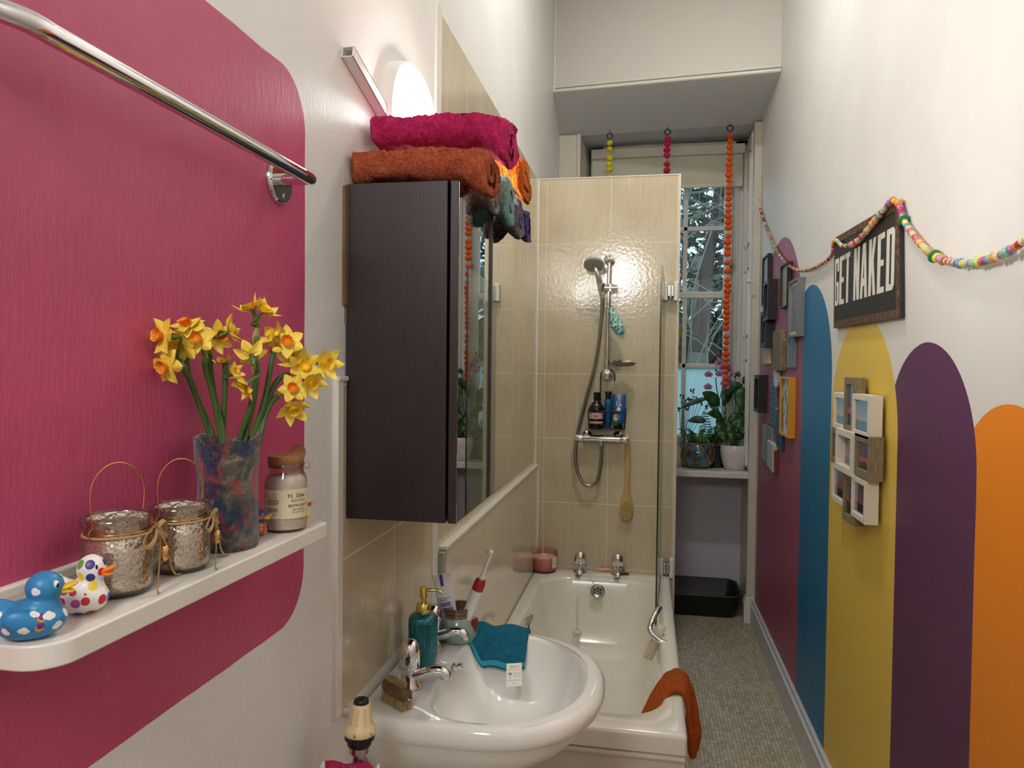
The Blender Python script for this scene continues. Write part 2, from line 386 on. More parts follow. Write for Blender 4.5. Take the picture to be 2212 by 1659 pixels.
struct(b.build('trim_sealant_lump', mat('rough white sealant', (214, 206, 192), .5)))

# ================================================================== window
M_sash = mat('window white', (222, 219, 212), .3, var=(20, (196, 190, 178), .6))
win = struct(MB().box((-.41, 5.20, 1.0), (-.32, 5.34, 3.19)).box((.575, 5.20, 1.0), (.662, 5.34, 3.19)).box((-.41, 5.20, 3.11), (.662, 5.34, 3.19)).box((-.41, 5.235, .966), (.662, 5.36, 1.06))
             .box((.588, 5.18, 1.0), (.600, 5.20, 3.15)).box((.630, 5.17, 1.0), (.661, 5.20, 3.15)).build('window_1', M_sash, smooth=False, bevel=.003))
def sash(name, y0, z0, z1, mun, rail0, rail1):
    xs = (-.32, .575); st = .058; b = MB()
    b.box((xs[0], y0, z0), (xs[0]+st, y0+.035, z1)); b.box((xs[1]-st, y0, z0), (xs[1], y0+.035, z1)); b.box((xs[0]+st, y0, z0), (xs[1]-st, y0+.035, z0+rail0)); b.box((xs[0]+st, y0, z1-rail1), (xs[1]-st, y0+.035, z1))
    for x in (-.008, .255): b.box((x-.014, y0+.004, z0+rail0), (x+.014, y0+.031, z1-rail1))
    b.box((xs[0]+st, y0+.004, mun-.015), (xs[1]-st, y0+.031, mun+.015))
    return b.build(name, M_sash, win, smooth=False, bevel=.003)
up = sash('window_upper_sash', 5.262, 2.125, 3.11, 2.612, .045, .05); lo = sash('window_lower_sash', 5.222, 1.06, 2.165, 1.652, .10, .042)
M_pane = paneglass('window glass', (236, 244, 246))
t = NT('frosted window glass'); n = t.n; n.remove(t.b); tl = t.node('ShaderNodeBsdfTranslucent'); tl.inputs[0].default_value = lin((214, 236, 236)); df = t.node('ShaderNodeBsdfDiffuse'); df.inputs[0].default_value = lin((190, 214, 214)); mx = t.node('ShaderNodeMixShader'); mx.inputs[0].default_value = .25
t.l.new(tl.outputs[0], mx.inputs[1]); t.l.new(df.outputs[0], mx.inputs[2]); t.l.new(mx.outputs[0], n['Material Output'].inputs[0]); M_frost = t.m
MB().box((-.262, 5.278, 2.17), (.517, 5.281, 3.06)).build('window_pane', M_pane, up, smooth=False)
MB().box((-.262, 5.238, 1.667), (.517, 5.241, 2.123)).build('window_pane', M_pane, lo, smooth=False)
MB().box((-.262, 5.238, 1.16), (.517, 5.241, 1.637)).build('window_frosted_pane', M_frost, lo, smooth=False)
c = PY(1580, 578, 5.21); b = MB(); b.box((c.x-.012, 5.205, c.z-.05), (c.x+.004, 5.222, c.z+.05)); b.lathe([(.008, 0), (.012, .01), (.008, .03), (.013, .042), (0, .046)], (c.x-.004, 5.205, c.z+.012), 12, (0, -1, 0)); b.cyl((c.x-.004, 5.19, c.z), (c.x-.004, 5.19, c.z-.035), .005)
b.build('window_catch', mat('old brass', (150, 120, 66), .35, .9), win)
# roller blind, half down
rb = thing('roller_blind', (.11, 5.16, 2.88), 'cream roller blind pulled down over the top of the window', 'blind')
MB().box((-.398, 5.150, 2.895), (.618, 5.153, 3.09)).build('blind_fabric', mat('blind fabric', (206, 204, 186), .8, trans=.0), rb, smooth=False)
MB().box((-.398, 5.144, 2.868), (.618, 5.158, 2.897)).build('bottom_bar', mat('blind bar', (214, 204, 186), .5), rb, smooth=False, bevel=.004)
MB().box((-.402, 5.115, 3.085), (.628, 5.195, 3.150)).build('headrail', mat('blind headrail', (208, 202, 186), .5), rb, smooth=False, bevel=.006)
# ================================================================== bath
bath = thing('bathtub', (-.22, 3.0, 0), 'white fitted bathtub along the tiled wall with a folding glass screen', 'bathtub')
def rr(x0, x1, y0, y1, r, z, n=8): return [Vector(((x0+x1)/2+p[0], (y0+y1)/2+p[1], z)) for p in rrect(x1-x0, y1-y0, r, n)]
b = MB(); ox0, ox1, oy0, oy1 = XL+.018, .134, 2.165, 3.856
b.loft([rr(ox0, ox1, oy0, oy1, .012, .500), rr(ox0, ox1, oy0, oy1, .012, .546), rr(ox0+.003, ox1-.003, oy0+.003, oy1-.003, .014, .556), rr(ox0+.012, ox1-.012, oy0+.012, oy1-.012, .02, .560),
        rr(-.512, .080, 2.262, 3.712, .15, .560), rr(-.504, .073, 2.270, 3.704, .15, .554), rr(-.497, .066, 2.278, 3.697, .15, .540), rr(-.478, .046, 2.31, 3.672, .15, .42), rr(-.455, .024, 2.36, 3.645, .15, .26),
        rr(-.420, -.012, 2.44, 3.59, .13, .185), rr(-.36, -.07, 2.56, 3.50, .10, .165)], cap0=False)
b.build('tub', M_acry, bath)
b = MB(); b.box((ox0, 2.176, .0), (.127, 2.190, .50)); b.box((.113, 2.190, 0), (.127, 3.856, .50)); b.tube([(ox0, 2.170, .487), (.128, 2.170, .487)], .010, 8); b.build('side_panel', mat('bath panel', (220, 212, 202), .3, var=(6, (206, 196, 186), .6)), bath, smooth=False)
def grab(side, x, y):
    return MB().tube(spline([(x-.030*side, y-.11, .50), (x+.014*side, y-.10, .535), (x+.026*side, y-.05, .556), (x+.026*side, y+.05, .556), (x+.014*side, y+.10, .535), (x-.030*side, y+.11, .50)], 6), .0115, 10).build('grab_handle', M_chrome, bath)
grab(1, -.497, 3.02)
MB().tube(spline([PD(x, y, d_) for x, y, d_ in ((1425, 1312, 3.00), (1416, 1326, 2.97), (1408, 1344, 2.945), (1404, 1358, 2.92), (1409, 1371, 2.90), (1420, 1381, 2.885), (1432, 1388, 2.875), (1446, 1392, 2.87))], 6), .0118, 12).build('grab_handle', M_chrome, bath)
c = PY(1291, 1277, 3.655); b = MB(); ax = Vector((0, -1, .10)).normalized()
b.lathe([(.036, 0), (.036, .004), (.030, .007), (.026, .004), (.0, .004)], c, 28, ax); ov = b.build('overflow_grille', M_steel, bath)
b = MB()
for i in range(7):
    o = Vector((0, -.0065, 0)) if i == 6 else Vector((.014*math.cos(i*PI/3+.5), -.0065, .014*math.sin(i*PI/3+.5)))
    b.lathe([(.0045, 0), (.0045, .0012)], c+o, 10, ax)
b.build('grille_hole', M_black, ov)
def bathtap(px, py, label):
    a = PY(px, py, 3.80); a.z = .560; t = local('bath_tap', label, 'tap', a, 0, 'chrome bath taps on the far rim', 1.0); t.scale = (1.32, 1.1, .98)
    MB().lathe([(.026, 0), (.024, .01), (.017, .018), (.016, .040), (.022, .046)], (0, 0, 0), 20).build('tap_body', M_chrome, t)
    MB().lathe([(.020, .046), (.024, .052), (.0235, .085), (.019, .103), (.010, .112), (0, .114)], (0, 0, 0), 24).build('tap_handle', M_chrome, t)
    MB().tube(spline([(0, -.012, .026), (0, -.050, .034), (0, -.082, .030), (0, -.094, .014)], 5), [.013]*5+[.012]*5+[.011]*5+[.010], 10, flat=(1.15, .8)).build('tap_spout', M_chrome, t)
    return t
bathtap(1253, 1235, 'left chrome bath tap with the plug chains hooked to it'); bathtap(1334, 1240, 'right chrome bath tap beside the pink razors')
# plug on its chain, and the chain to the overflow
p0, p1 = PY(1248, 1232, 3.735), PY(1247, 1366, 3.62)
pl = thing('bath_plug', p1, 'pale bath plug hanging in the tub on a ball chain', 'plug')
def chain(a, b_, n, sag=0):
    m = MB(); a, b_ = Vector(a), Vector(b_)
    for i in range(n+1):
        q = i/n; m.ball(a.lerp(b_, q)-Vector((0, 0, sag*4*q*(1-q))), .0021, 6, 4)
    m.tube([a.lerp(b_, i/8)-Vector((0, 0, sag*4*(i/8)*(1-i/8))) for i in range(9)], .0009, 5); return m
chain(p0, p1+Vector((0, 0, .012)), 60).build('ball_chain', M_steel, pl)
MB().lathe([(.0, -.012), (.019, -.012), (.022, .0), (.024, .004), (.02, .010), (.004, .012), (.003, .024)], p1, 20).build('plug_body', mat('yellowed rubber', (214, 210, 178), .6), pl)
q0, q1 = PY(1259, 1218, 3.74), PY(1283, 1262, 3.648)
o = chain(q0, q1, 24).build('chain', M_steel, at=q1); tag(o, 'short ball chain from the left bath tap to the overflow', 'chain')
# ---- folding glass bath screen
M_scr = paneglass('bath screen glass', (232, 236, 230), .18)
sc = thing('shower_screen', (.085, 3.45, .57), 'clear glass bath screen hinged to the end of the tiled shower wall', 'shower screen')
sn, sf = Vector((.0535, 3.06, 0)), Vector((.088, 3.83, 0)); dv = (sf-sn).normalized(); nv = Vector((dv.y, -dv.x, 0))*.003
def panel(a, c_, z0, z1, n_): return MB().hexa([a-n_+Vector((0, 0, z0)), a+n_+Vector((0, 0, z0)), c_+n_+Vector((0, 0, z0)), c_-n_+Vector((0, 0, z0)), a-n_+Vector((0, 0, z1)), a+n_+Vector((0, 0, z1)), c_+n_+Vector((0, 0, z1)), c_-n_+Vector((0, 0, z1))])
panel(sn, sf, .574, 2.064, nv).build('glass_panel', M_scr, sc, smooth=False)
panel(sn-dv*.004, sn, .574, 2.064, nv*1.0).build('edge_strip', mat('dark glass edge', (24, 30, 26), .2), sc, smooth=False)
panel(sn, sf, .564, .574, nv*.9).build('bottom_seal', mat('grey rubber seal', (130, 126, 116), .5), sc, smooth=False)
for z in (2.03, .60):
    h = MB(); h.box((.071, 3.812, z-.047), (.099, 3.850, z+.047)); h.box((.131, 3.818, z-.050), (.152, 3.858, z+.050)); h = h.build('hinge_plate', M_wplas, sc, smooth=False, bevel=.004)
    m = MB(); m.box((.099, 3.814, z-.028), (.114, 3.840, z+.028)); m.box((.117, 3.814, z-.028), (.131, 3.840, z+.028)); m.cyl((.1155, 3.820, z-.040), (.1155, 3.820, z+.040), .005); m.build('hinge_knuckle', M_steel, h, smooth=False, bevel=.003)

# ================================================================== basin
bas = thing('wash_basin', (-.45, 1.66, 0), 'white pedestal wash basin below the dark mirror cabinet', 'wash basin')
NB = 72
def se(cx, cy, a, b_, ang, nl, nr, bl=None):
    c_, s_ = math.cos(ang), math.sin(ang); n = nl if c_ < 0 else nr
    r = (abs(c_)**n + abs(s_)**n)**(-1/n); return Vector((cx+a*r*c_, cy+b_*r*s_, 0))
def outl(k, z, dx=0.0, ky=None):
    L = []
    for i in range(NB):
        a = 2*PI*i/NB; v = se(-.350, 1.66, .266, .276, a, 7, 2.25); xb = XL+.006
        x = xb+(v.x-xb)*k+dx; y = 1.66+(v.y-1.66)*(ky or k); L.append(Vector((max(x, xb), y, z)))
    return L
def bowl(k, z, dx=0.0):
    L = []
    for i in range(NB):
        v = se(-.292, 1.657, .160, .236, 2*PI*i/NB, 4.2, 2.3); L.append(Vector((-.292+dx+(v.x+.292)*k, 1.657+(v.y-1.657)*k, z)))
    return L
b = MB()
b.loft([outl(.42, .66, 0, .34), outl(.50, .70, 0, .42), outl(.66, .745, 0, .60), outl(.80, .785, 0, .77), outl(.90, .822, 0, .89), outl(.945, .850, 0, .945), outl(.962, .868, 0, .965), outl(.972, .872, 0, .975), outl(.995, .878), outl(1.003, .890), outl(1.002, .903), outl(.985, .914), outl(.965, .9185, 0, .962),
        outl(.93, .919, -.004, .925), bowl(1.06, .918), bowl(1.015, .9165), bowl(.985, .909), bowl(.95, .892), bowl(.88, .858), bowl(.76, .822), bowl(.60, .796), bowl(.42, .780), bowl(.25, .774), bowl(.1, .772)])
b.build('basin', M_porc, bas)
MB().lathe([(.115, 0), (.11, .02), (.088, .10), (.080, .40), (.092, .60), (.13, .70)], (-.440, 1.66, 0), 40, sq=(1.0, .95)).build('pedestal', M_porc, bas)
MB().lathe([(.022, 0), (.022, .003), (.014, .006), (.012, .002), (0, .002)], (-.300, 1.657, .7755), 24).build('waste_ring', M_chrome, bas)
k = PX(983, 1441, -.442); MB().lathe([(.009, 0), (.009, .003), (.004, .005), (.004, .012), (.0065, .014), (.0055, .021), (0, .022)], (-.446, k.y, k.z), 16, (1, 0, .25)).build('chain_stud', M_chrome, bas)
def basintap(x, y, label):
    t = local('basin_tap', label, 'tap', (x, y, .919), 0, 'chrome taps on the basin'); t.rotation_euler = (0, 0, .12); t.scale = (1.12, 1.12, 1.0)
    MB().lathe([(.024, 0), (.0235, .006), (.018, .014), (.0175, .040), (.021, .046)], (0, 0, 0), 24).build('tap_body', M_chrome, t)
    MB().lathe([(.0165, .044), (.0205, .049), (.0205, .080), (.0185, .094), (.012, .104), (.005, .1075), (0, .108)], (0, 0, 0), 28).build('tap_handle', M_chrome, t)
    P = spline([(.004, 0, .026), (.024, 0, .030), (.046, 0, .037), (.062, 0, .0375), (.0715, 0, .030), (.072, 0, .022)], 5)
    MB().tube(P, [.0165-.0030*min(1, i/12) for i in range(len(P))], 14, flat=(.85, 1.15)).build('tap_spout', M_chrome, t)
    return t
basintap(-.511, 1.545, 'nearer chrome basin tap beside the nail brush'); basintap(-.530, 1.785, 'farther chrome basin tap behind the teal soap dispenser')

# ================================================================== mirror cabinet
M_wenge = NT('dark wenge veneer'); _c = M_wenge.coords()
M_wenge.setp(color=M_wenge.ramp(M_wenge.noise(M_wenge.mapping(_c, (110, 110, 3)), 4, 4, .65), [(.3, lin((30, 24, 25))), (.7, lin((47, 38, 38)))]), rough=.42); M_wenge.bump(M_wenge.noise(M_wenge.mapping(_c, (160, 160, 4)), 4, 3), .12, .001); M_wenge = M_wenge.m
cab = thing('mirror_cabinet', (-.47, 1.63, 1.334), 'tall dark brown wall cabinet with two mirrored doors above the basin', 'cabinet')
b = MB(); b.box((XL+.004, 1.350, 1.334), (-.378, 1.922, 1.992)); b.build('carcass', M_wenge, cab, smooth=False, bevel=.0015)
for y0, y1, nm in ((1.350, 1.634, 0), (1.640, 1.922, 1)):
    d = MB().box((-.373, y0, 1.334), (-.356, y1, 1.992)).build('door', M_wenge, cab, smooth=False, bevel=.002)
    MB().box((-.3561, y0+(.002 if nm == 0 else .020), 1.337), (-.3553, y1-(.020 if nm == 0 else .003), 1.989)).build('mirror_panel', M_mirror, d, smooth=False)
b = MB(); b.box((XL+.001, 1.347, 1.72), (XL+.005, 1.349, 1.99)); b.box((XL, 1.335, 1.755), (XL+.006, 1.351, 1.985)); o = b.build('wall_batten', mat('raw chipboard', (150, 120, 80), .9, var=(160, (70, 50, 30), 1.0)), smooth=False, at=(XL, 1.34, 1.75))
tag(o, 'strip of raw chipboard between the dark cabinet and the wall', 'batten')

# ================================================================== wall lamp, cable trunking
lamp = thing('wall_lamp', (XL, 1.67, 2.19), 'round white glowing bulkhead lamp on the wall above the towels', 'wall lamp')
MB().lathe([(.158, 0), (.158, .022), (.154, .034), (.146, .036)], (XL, 1.67, 2.19), 64, (1, 0, 0), cap1=True).build('lamp_base', M_wplas, lamp)
t = NT('glowing diffuser'); t.setp(color=lin((255, 250, 240)), rough=.4, emit=(1.0, .985, .96, 1), estr=LAMP); M_glow = t.m
MB().lathe([(.146, .0365), (.145, .044), (.132, .052), (.10, .058), (.05, .061), (0, .062)], (XL, 1.67, 2.19), 64, (1, 0, 0), cap0=False).build('lamp_diffuser', M_glow, lamp)
b = MB(); b.box((XL+.022, 1.520, 2.168), (XL+.034, 1.528, 2.212)); b.build('fixing_clip', M_wplas, lamp, smooth=False, bevel=.002)
a, c = PX(738, 112, XL), PX(806, 228, XL); d = (c-a).normalized(); e = Vector((0, -d.z, d.y)); c = a+d*.36
def tr(q, w, h): return [q+Vector((h0, 0, 0))+e*w0 for w0, h0 in ((-w, 0), (w, 0), (w, h), (-w, h))]
b = MB(); w = .0115
for w0, w1, h0, h1 in ((-w, w, 0, .002), (-w, -w+.0018, 0, .024), (w-.0018, w, 0, .024), (-w, w, .022, .024)):
    b.loft([[q+Vector((h_, 0, 0))+e*w_ for w_, h_ in ((w0, h0), (w1, h0), (w1, h1), (w0, h1))] for q in (a, c)])
o = b.build('cable_trunking', M_wplas, smooth=False, at=a); tag(o, 'white open ended cable trunking sloping up the wall beside the lamp', 'cable trunking')

# ================================================================== towel rail
tr_ = thing('towel_rail', (-.525, .80, 1.93), 'thick chrome towel rail across the raspberry wall', 'towel rail')
P = spline([(XL, .516, 1.938), (-.556, .517, 1.936), (-.538, .526, 1.933), (-.5265, .546, 1.931), (-.525, .57, 1.930)], 6)+[Vector((-.525, .62+i*.06, 1.930)) for i in range(8)]+[Vector((-.525, 1.070, 1.930)), Vector((-.525, 1.079, 1.930)), Vector((-.525, 1.083, 1.930))]
R = [.0102]*(len(P)-3)+[.0102, .0088, .004]; MB().tube(P, R, 20).build('rail_bar', M_chrome, tr_)
MB().cyl((XL+.004, 1.074, 1.930), (-.525, 1.074, 1.930), .0095, seg=20).build('rail_post', M_chrome, tr_)
f = MB().lathe([(.036, 0), (.036, .004), (.033, .008), (0, .008)], (XL, 1.084, 1.930), 36, (1, 0, 0)).build('wall_flange', M_chrome, tr_)
for z in (1.952, 1.908): MB().lathe([(.0052, 0), (.0045, .0015), (0, .0015)], (XL+.008, 1.092, z), 12, (1, 0, 0)).build('screw', M_steel, f)
MB().lathe([(.0045, 0), (.0035, .002), (0, .002)], (-.530, 1.061, 1.931), 12, (0, -1, 0)).build('grub_screw', M_steel, tr_)

# ================================================================== radiator rail with towel, thermostatic valve
rad = thing('radiator_rack', (-.50, 1.16, .86), 'white plastic towel rack hooked on the wall below the shelf', 'towel rack')
A0, A1 = PD(694, 1672, 1.22), PD(812, 1676, 1.27); MB().tube([A0, A1], .006, 10).build('rack_bar', M_wplas, rad)
for q in (A0, A1):
    b = MB(); b.tube(spline([Vector((XL, q.y+.02, q.z-.06)), q+Vector((-.01, .01, -.03)), q, q+Vector((.003, -.002, .012)), q+Vector((.007, -.004, .024))], 5), [.011]*8+[.010]*4+[.008]*4+[.007, .006, .004, .003, .001], 8, flat=(1, .6)); b.build('rack_arm', M_wplas, rad)
M_mag = terry('raspberry terry', (226, 52, 118), (164, 22, 76)); dd = (A1-A0); u0 = dd.normalized(); s0 = Vector((u0.y, -u0.x, 0))
def drape(u, v):
    p = A0+dd*(.06+.84*u)-u0*.0; h = (v-.5)*2
    ang = max(-1, min(1, h*3)); out = s0*math.sin(ang*PI/2)*.017; up_ = .014*math.cos(ang*PI/2) if abs(h) < .3333 else -(abs(h)-.3333)*.22
    return p+out+Vector((0, 0, up_))+Vector((0, 0, .002*math.sin(u*9)))
o = MB().grid(drape, 24, 40).jitter(.003, 90).build('hand_towel', M_mag, solid=.010, sub=1, at=A0.lerp(A1, .5)); tag(o, 'raspberry pink towel on the white rack at the bottom edge below the valve', 'towel')
vb = PD(776, 1612, 1.27); vt = PD(781, 1503, 1.27); sclv = (vt-vb).length/.1085; ev = (vt-vb).normalized()
trv = thing('radiator_valve', vb, 'cream thermostatic radiator valve with black base beside the basin', 'radiator valve')
def vl(prof, name, m, seg=40, par=None): return MB().lathe([(r*sclv*1.2, h*sclv) for r, h in prof], vb, seg, ev).build(name, m, par or trv)
M_cream = mat('aged cream plastic', (226, 204, 158), .4)
vl([(.011, -.05), (.011, -.012), (.018, -.011), (.018, .002), (.012, .003), (.012, .02)], 'valve_pipe', M_steel)
vl([(.016, .0), (.020, .003), (.0215, .006), (.0215, .016), (.0265, .018), (.0270, .027), (.024, .029)], 'valve_base', M_black)
hd = vl([(.0262, .0275), (.0290, .031), (.0285, .038), (.0255, .046), (.0215, .051), (.0165, .092), (.0155, .0935), (.0135, .0935)], 'valve_head', M_cream)
cp = MB().lathe([(.0162*sclv, .092*sclv), (.0162*sclv, .0985*sclv), (.0145*sclv, .102*sclv), (.006*sclv, .105*sclv), (0, .1055*sclv)], vb, 24, ev)
cp.build('valve_cap', M_black, hd)
ex = (RT-ev*RT.dot(ev)).normalized(); ey = -(ev.cross(ex)); ey = ey if ey.dot(FW) < 0 else -ey
def vcyl(r, a0, h0):   # lettering wrapped on the collar
    def f(x, y): a = a0+x*sclv/(r*sclv); return vb+ev*(h0+y)*sclv+(ex*math.sin(a)+ey*math.cos(a))*(r-.0)*sclv
    return f
M_ink = mat('black ink', (26, 22, 22), .6)
b = MB(); b.text('0', .0105, vcyl(.0356, -.12, .0365)); b.text('5', .0105, vcyl(.0356, .92, .0365)); b.text('=', .004, vcyl(.0356, .42, .0365)); b.build('valve_numerals', M_ink, hd, smooth=False)
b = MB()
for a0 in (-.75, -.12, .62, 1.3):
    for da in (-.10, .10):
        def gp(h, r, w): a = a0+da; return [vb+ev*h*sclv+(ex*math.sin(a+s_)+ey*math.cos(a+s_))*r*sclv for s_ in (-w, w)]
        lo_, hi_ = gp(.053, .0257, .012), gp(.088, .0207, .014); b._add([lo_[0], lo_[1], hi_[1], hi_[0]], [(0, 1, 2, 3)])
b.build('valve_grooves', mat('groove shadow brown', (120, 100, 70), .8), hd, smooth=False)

# ================================================================== rolled towels on the cabinet
def roll(name, m, label, y, w, z0, z1, x0, x1, droop, turns=1.8, t=.30, seed=0.0, cat='towel', xf=-.372, tilt=0.0, par=None, lay=False, squash=0.0):
    n = 84; C = []; N = []
    for i in range(n+1):
        q = i/n; a = 2*PI*turns*q+PI*.9; r = 1-q*(1-.16)
        ca, sa = math.cos(a), math.sin(a); k = (abs(ca)**3.0+abs(sa)**3.0)**(-1/3.0); C.append(Vector((ca*k*r, sa*k*r)))
    for i in range(n+1):
        d = (C[min(i+1, n)]-C[max(i-1, 0)]).normalized(); N.append(Vector((-d.y, d.x)))
    prof = [C[i]-N[i]*t*.08 for i in range(n+1)]+[C[i]+N[i]*t*(.98 if i < n-3 else .5) for i in range(n, -1, -1)]
    nx = 110; rings = []; cz = (z0+z1)/2; h = (z1-z0)/2
    for i in range(nx+1):
        q = i/nx; x = x0+(x1-x0)*q; e = min(q, 1-q); k = 1-.16*(1-min(e/.05, 1))**2
        s_ = max(0, (x-xf)/max(x1-xf, 1e-3))**1.3; dz = -droop*s_*.5; hh = h+droop*s_*.5*(1-squash)
        rings.append([Vector((x+.008*noise.noise(Vector((p.x*1.5, p.y*1.5, seed))), y+p.x*w/2*k+tilt*(x-x0), cz+dz*(1.0)+p.y*hh*k-(.0))) for p in prof])
    b = MB().loft(rings); b.jitter(.007, 16, seed).jitter(.0030, 60, seed+9).jitter(.0026, 210, seed+5)
    o = b.build(name, m, at=(x0, y, z0)); tag(o, label, cat); return o
M_rust = terry('rust terry', (208, 106, 72), (142, 62, 38)); M_mint = terry('mint terry', (150, 190, 182), (92, 132, 126)); M_oran = terry('orange terry', (236, 118, 30), (160, 62, 10)); M_lil = terry('grey lilac terry', (140, 128, 140), (84, 74, 90)); M_greyf = terry('pale grey flannel', (176, 176, 170), (120, 122, 118), 260)
t = NT('multicolour striped terry'); co = t.coords(); w_ = t.node('ShaderNodeTexWave', bands_direction='Y'); t.put(w_.inputs[0], co); w_.inputs['Scale'].default_value = 14; w_.inputs['Distortion'].default_value = 2
t.setp(color=t.ramp(w_.outputs['Fac'], [(0, lin((40, 40, 110))), (.3, lin((30, 90, 150))), (.5, lin((150, 60, 50))), (.75, lin((110, 50, 110))), (1, lin((60, 40, 90)))]), rough=.95); t.bump(t.noise(co, 420, 2), .9, .004); M_multi = t.m
roll('bath_towel', M_rust, 'rust brown rolled towel lying directly on the near end of the dark cabinet', 1.432, .165, 1.994, 2.085, -.578, -.310, .030, seed=1.3)
roll('bath_towel', M_mag, 'raspberry pink rolled towel on top of the rust brown towel', 1.500, .165, 2.084, 2.170, -.565, -.283, .050, seed=4.1, xf=-.34)
roll('flannel', M_greyf, 'pale grey flannel hanging between the rust and mint towels', 1.555, .07, 1.995, 2.045, -.54, -.325, .040, seed=7.0, cat='flannel', turns=1.3)
roll('hand_towel', M_mint, 'mint green towel drooping over the middle of the mirror doors', 1.650, .115, 1.996, 2.100, -.54, -.312, .055, seed=2.2, squash=.1)
roll('hand_towel', M_lil, 'grey lilac towel drooping over the far mirror door under the orange one', 1.790, .135, 1.996, 2.072, -.54, -.312, .055, seed=9.0)
roll('flannel', M_multi, 'dark multicoloured flannel at the far end of the cabinet top', 1.893, .06, 1.996, 2.075, -.54, -.310, .050, seed=3.0, turns=1.4, cat='flannel')
roll('hand_towel', M_oran, 'bright orange rolled towel at the far end of the towel pile', 1.810, .150, 2.074, 2.185, -.56, -.302, .045, seed=6.4, xf=-.34)

# ================================================================== shower
RY = 3.802
sr = thing('shower_rail', (-.205, RY, 1.60), 'chrome shower riser rail fixed to the tiled end wall', 'shower rail')
rt_, rb_ = PY(1316, 560, RY), PY(1311, 806, RY)
MB().cyl(rb_, rt_, .0095, seg=20).build('riser_bar', M_chrome, sr)
for q, z in ((rt_, rt_.z+.004), (rb_, rb_.z-.004)):
    b = MB(); b.lathe([(.029, 0), (.029, .012), (.023, .014), (.0215, .066), (.024, .068), (.0235, .076), (.015, .080), (0, .081)], (q.x, 3.862, z), 28, (0, -1, 0)); b.build('wall_bracket', M_chrome, sr)
hz = PY(1318, 622, RY); b = MB(); b.cyl((hz.x-.045, RY, hz.z), (hz.x+.036, RY, hz.z), .0165, seg=20); b.cyl((hz.x, RY, hz.z-.018), (hz.x, RY, hz.z+.018), .0155); b.cyl((hz.x-.050, RY-.02, hz.z-.018), (hz.x-.040, RY-.024, hz.z+.022), .0155, .018); b.build('slider', M_chrome, sr)
hd_c = PY(1283, 572, 3.745); hn = Vector((-.02, -.55, -.83)).normalized()
hs = thing('hand_shower', hd_c, 'round chrome hand shower head clipped to the riser rail', 'shower head')
MB().lathe([(0, -.022), (.030, -.021), (.048, -.013), (.0535, -.004), (.0535, .004), (.050, .006), (0, .006)], hd_c, 36, hn).build('head_shell', mat('satin grey chrome', (176, 178, 174), .35, .35), hs)
b = MB(); qn = Vector((0, 0, 1)).rotation_difference(hn)
for R_, n in ((.012, 6), (.026, 12), (.039, 18)):
    for i in range(n): b.ball(hd_c+hn*.0062+qn @ Vector((R_*math.cos(2*PI*i/n), R_*math.sin(2*PI*i/n), 0)), .0028, 6, 4)
b.build('spray_nozzles', mat('dark rubber nozzles', (66, 66, 64), .6), hs)
hp = spline([hd_c-hn*.012+Vector((0, .01, 0)), PY(1290, 592, 3.765), PY(1297, 622, 3.785), PY(1301, 645, 3.79)], 6); MB().tube(hp, [.010+.004*math.sin(PI*i/(len(hp)-1)) for i in range(len(hp))], 14).build('head_handle', M_chrome, hs)
vz = PY(1300, 947, 3.815); vx0, vx1 = PY(1241, 947, 3.815).x, PY(1360, 947, 3.815).x
hpts = [PY(x, y, yy) for x, y, yy in ((1301, 643, 3.79), (1299, 690, 3.80), (1293, 745, 3.81), (1283, 800, 3.82), (1269, 850, 3.83), (1256, 900, 3.835), (1247, 940, 3.835), (1243, 985, 3.83), (1248, 1020, 3.825), (1260, 1043, 3.82), (1275, 1049, 3.82), (1289, 1040, 3.82), (1296, 1015, 3.82), (1299, 985, 3.818), (1299, 956, 3.815))]
P = spline(hpts, 14); R = [.0082+.0010*(i % 2) for i in range(len(P))]
o = MB().tube(P, R, 10).build('shower_hose', M_hose, at=hpts[9]); tag(o, 'ribbed metal shower hose looping below the mixer bar', 'hose')
vm = thing('mixer_valve', (vz.x, 3.815, vz.z), 'horizontal chrome bar mixer valve on the tiled end wall', 'mixer valve')
b = MB(); b.cyl((vx0+.05, 3.815, vz.z), (vx1-.05, 3.815, vz.z), .0165, seg=28); b.lathe([(.006, -.03), (.010, -.022), (.010, -.012), (.014, -.010), (.014, 0)], (PY(1299, 947, 3.815).x, 3.815, vz.z-.012), 16); b.build('valve_body', M_chrome, vm)
for x0, x1 in ((vx0, vx0+.049), (vx1-.049, vx1)): MB().lathe([(.0155, 0), (.0175, .003), (.0175, .046), (.0155, .049)], (x0, 3.815, vz.z), 28, (1, 0, 0)).build('control_knob', M_chrome, vm)
for px in (1268, 1335):
    q = PY(px, 938, 3.85); MB().lathe([(.030, 0), (.029, .006), (.018, .012), (.013, .02), (.013, .05)], (q.x, 3.862, vz.z+.006), 24, (0, -1, 0)).build('wall_flange', M_chrome, vm)
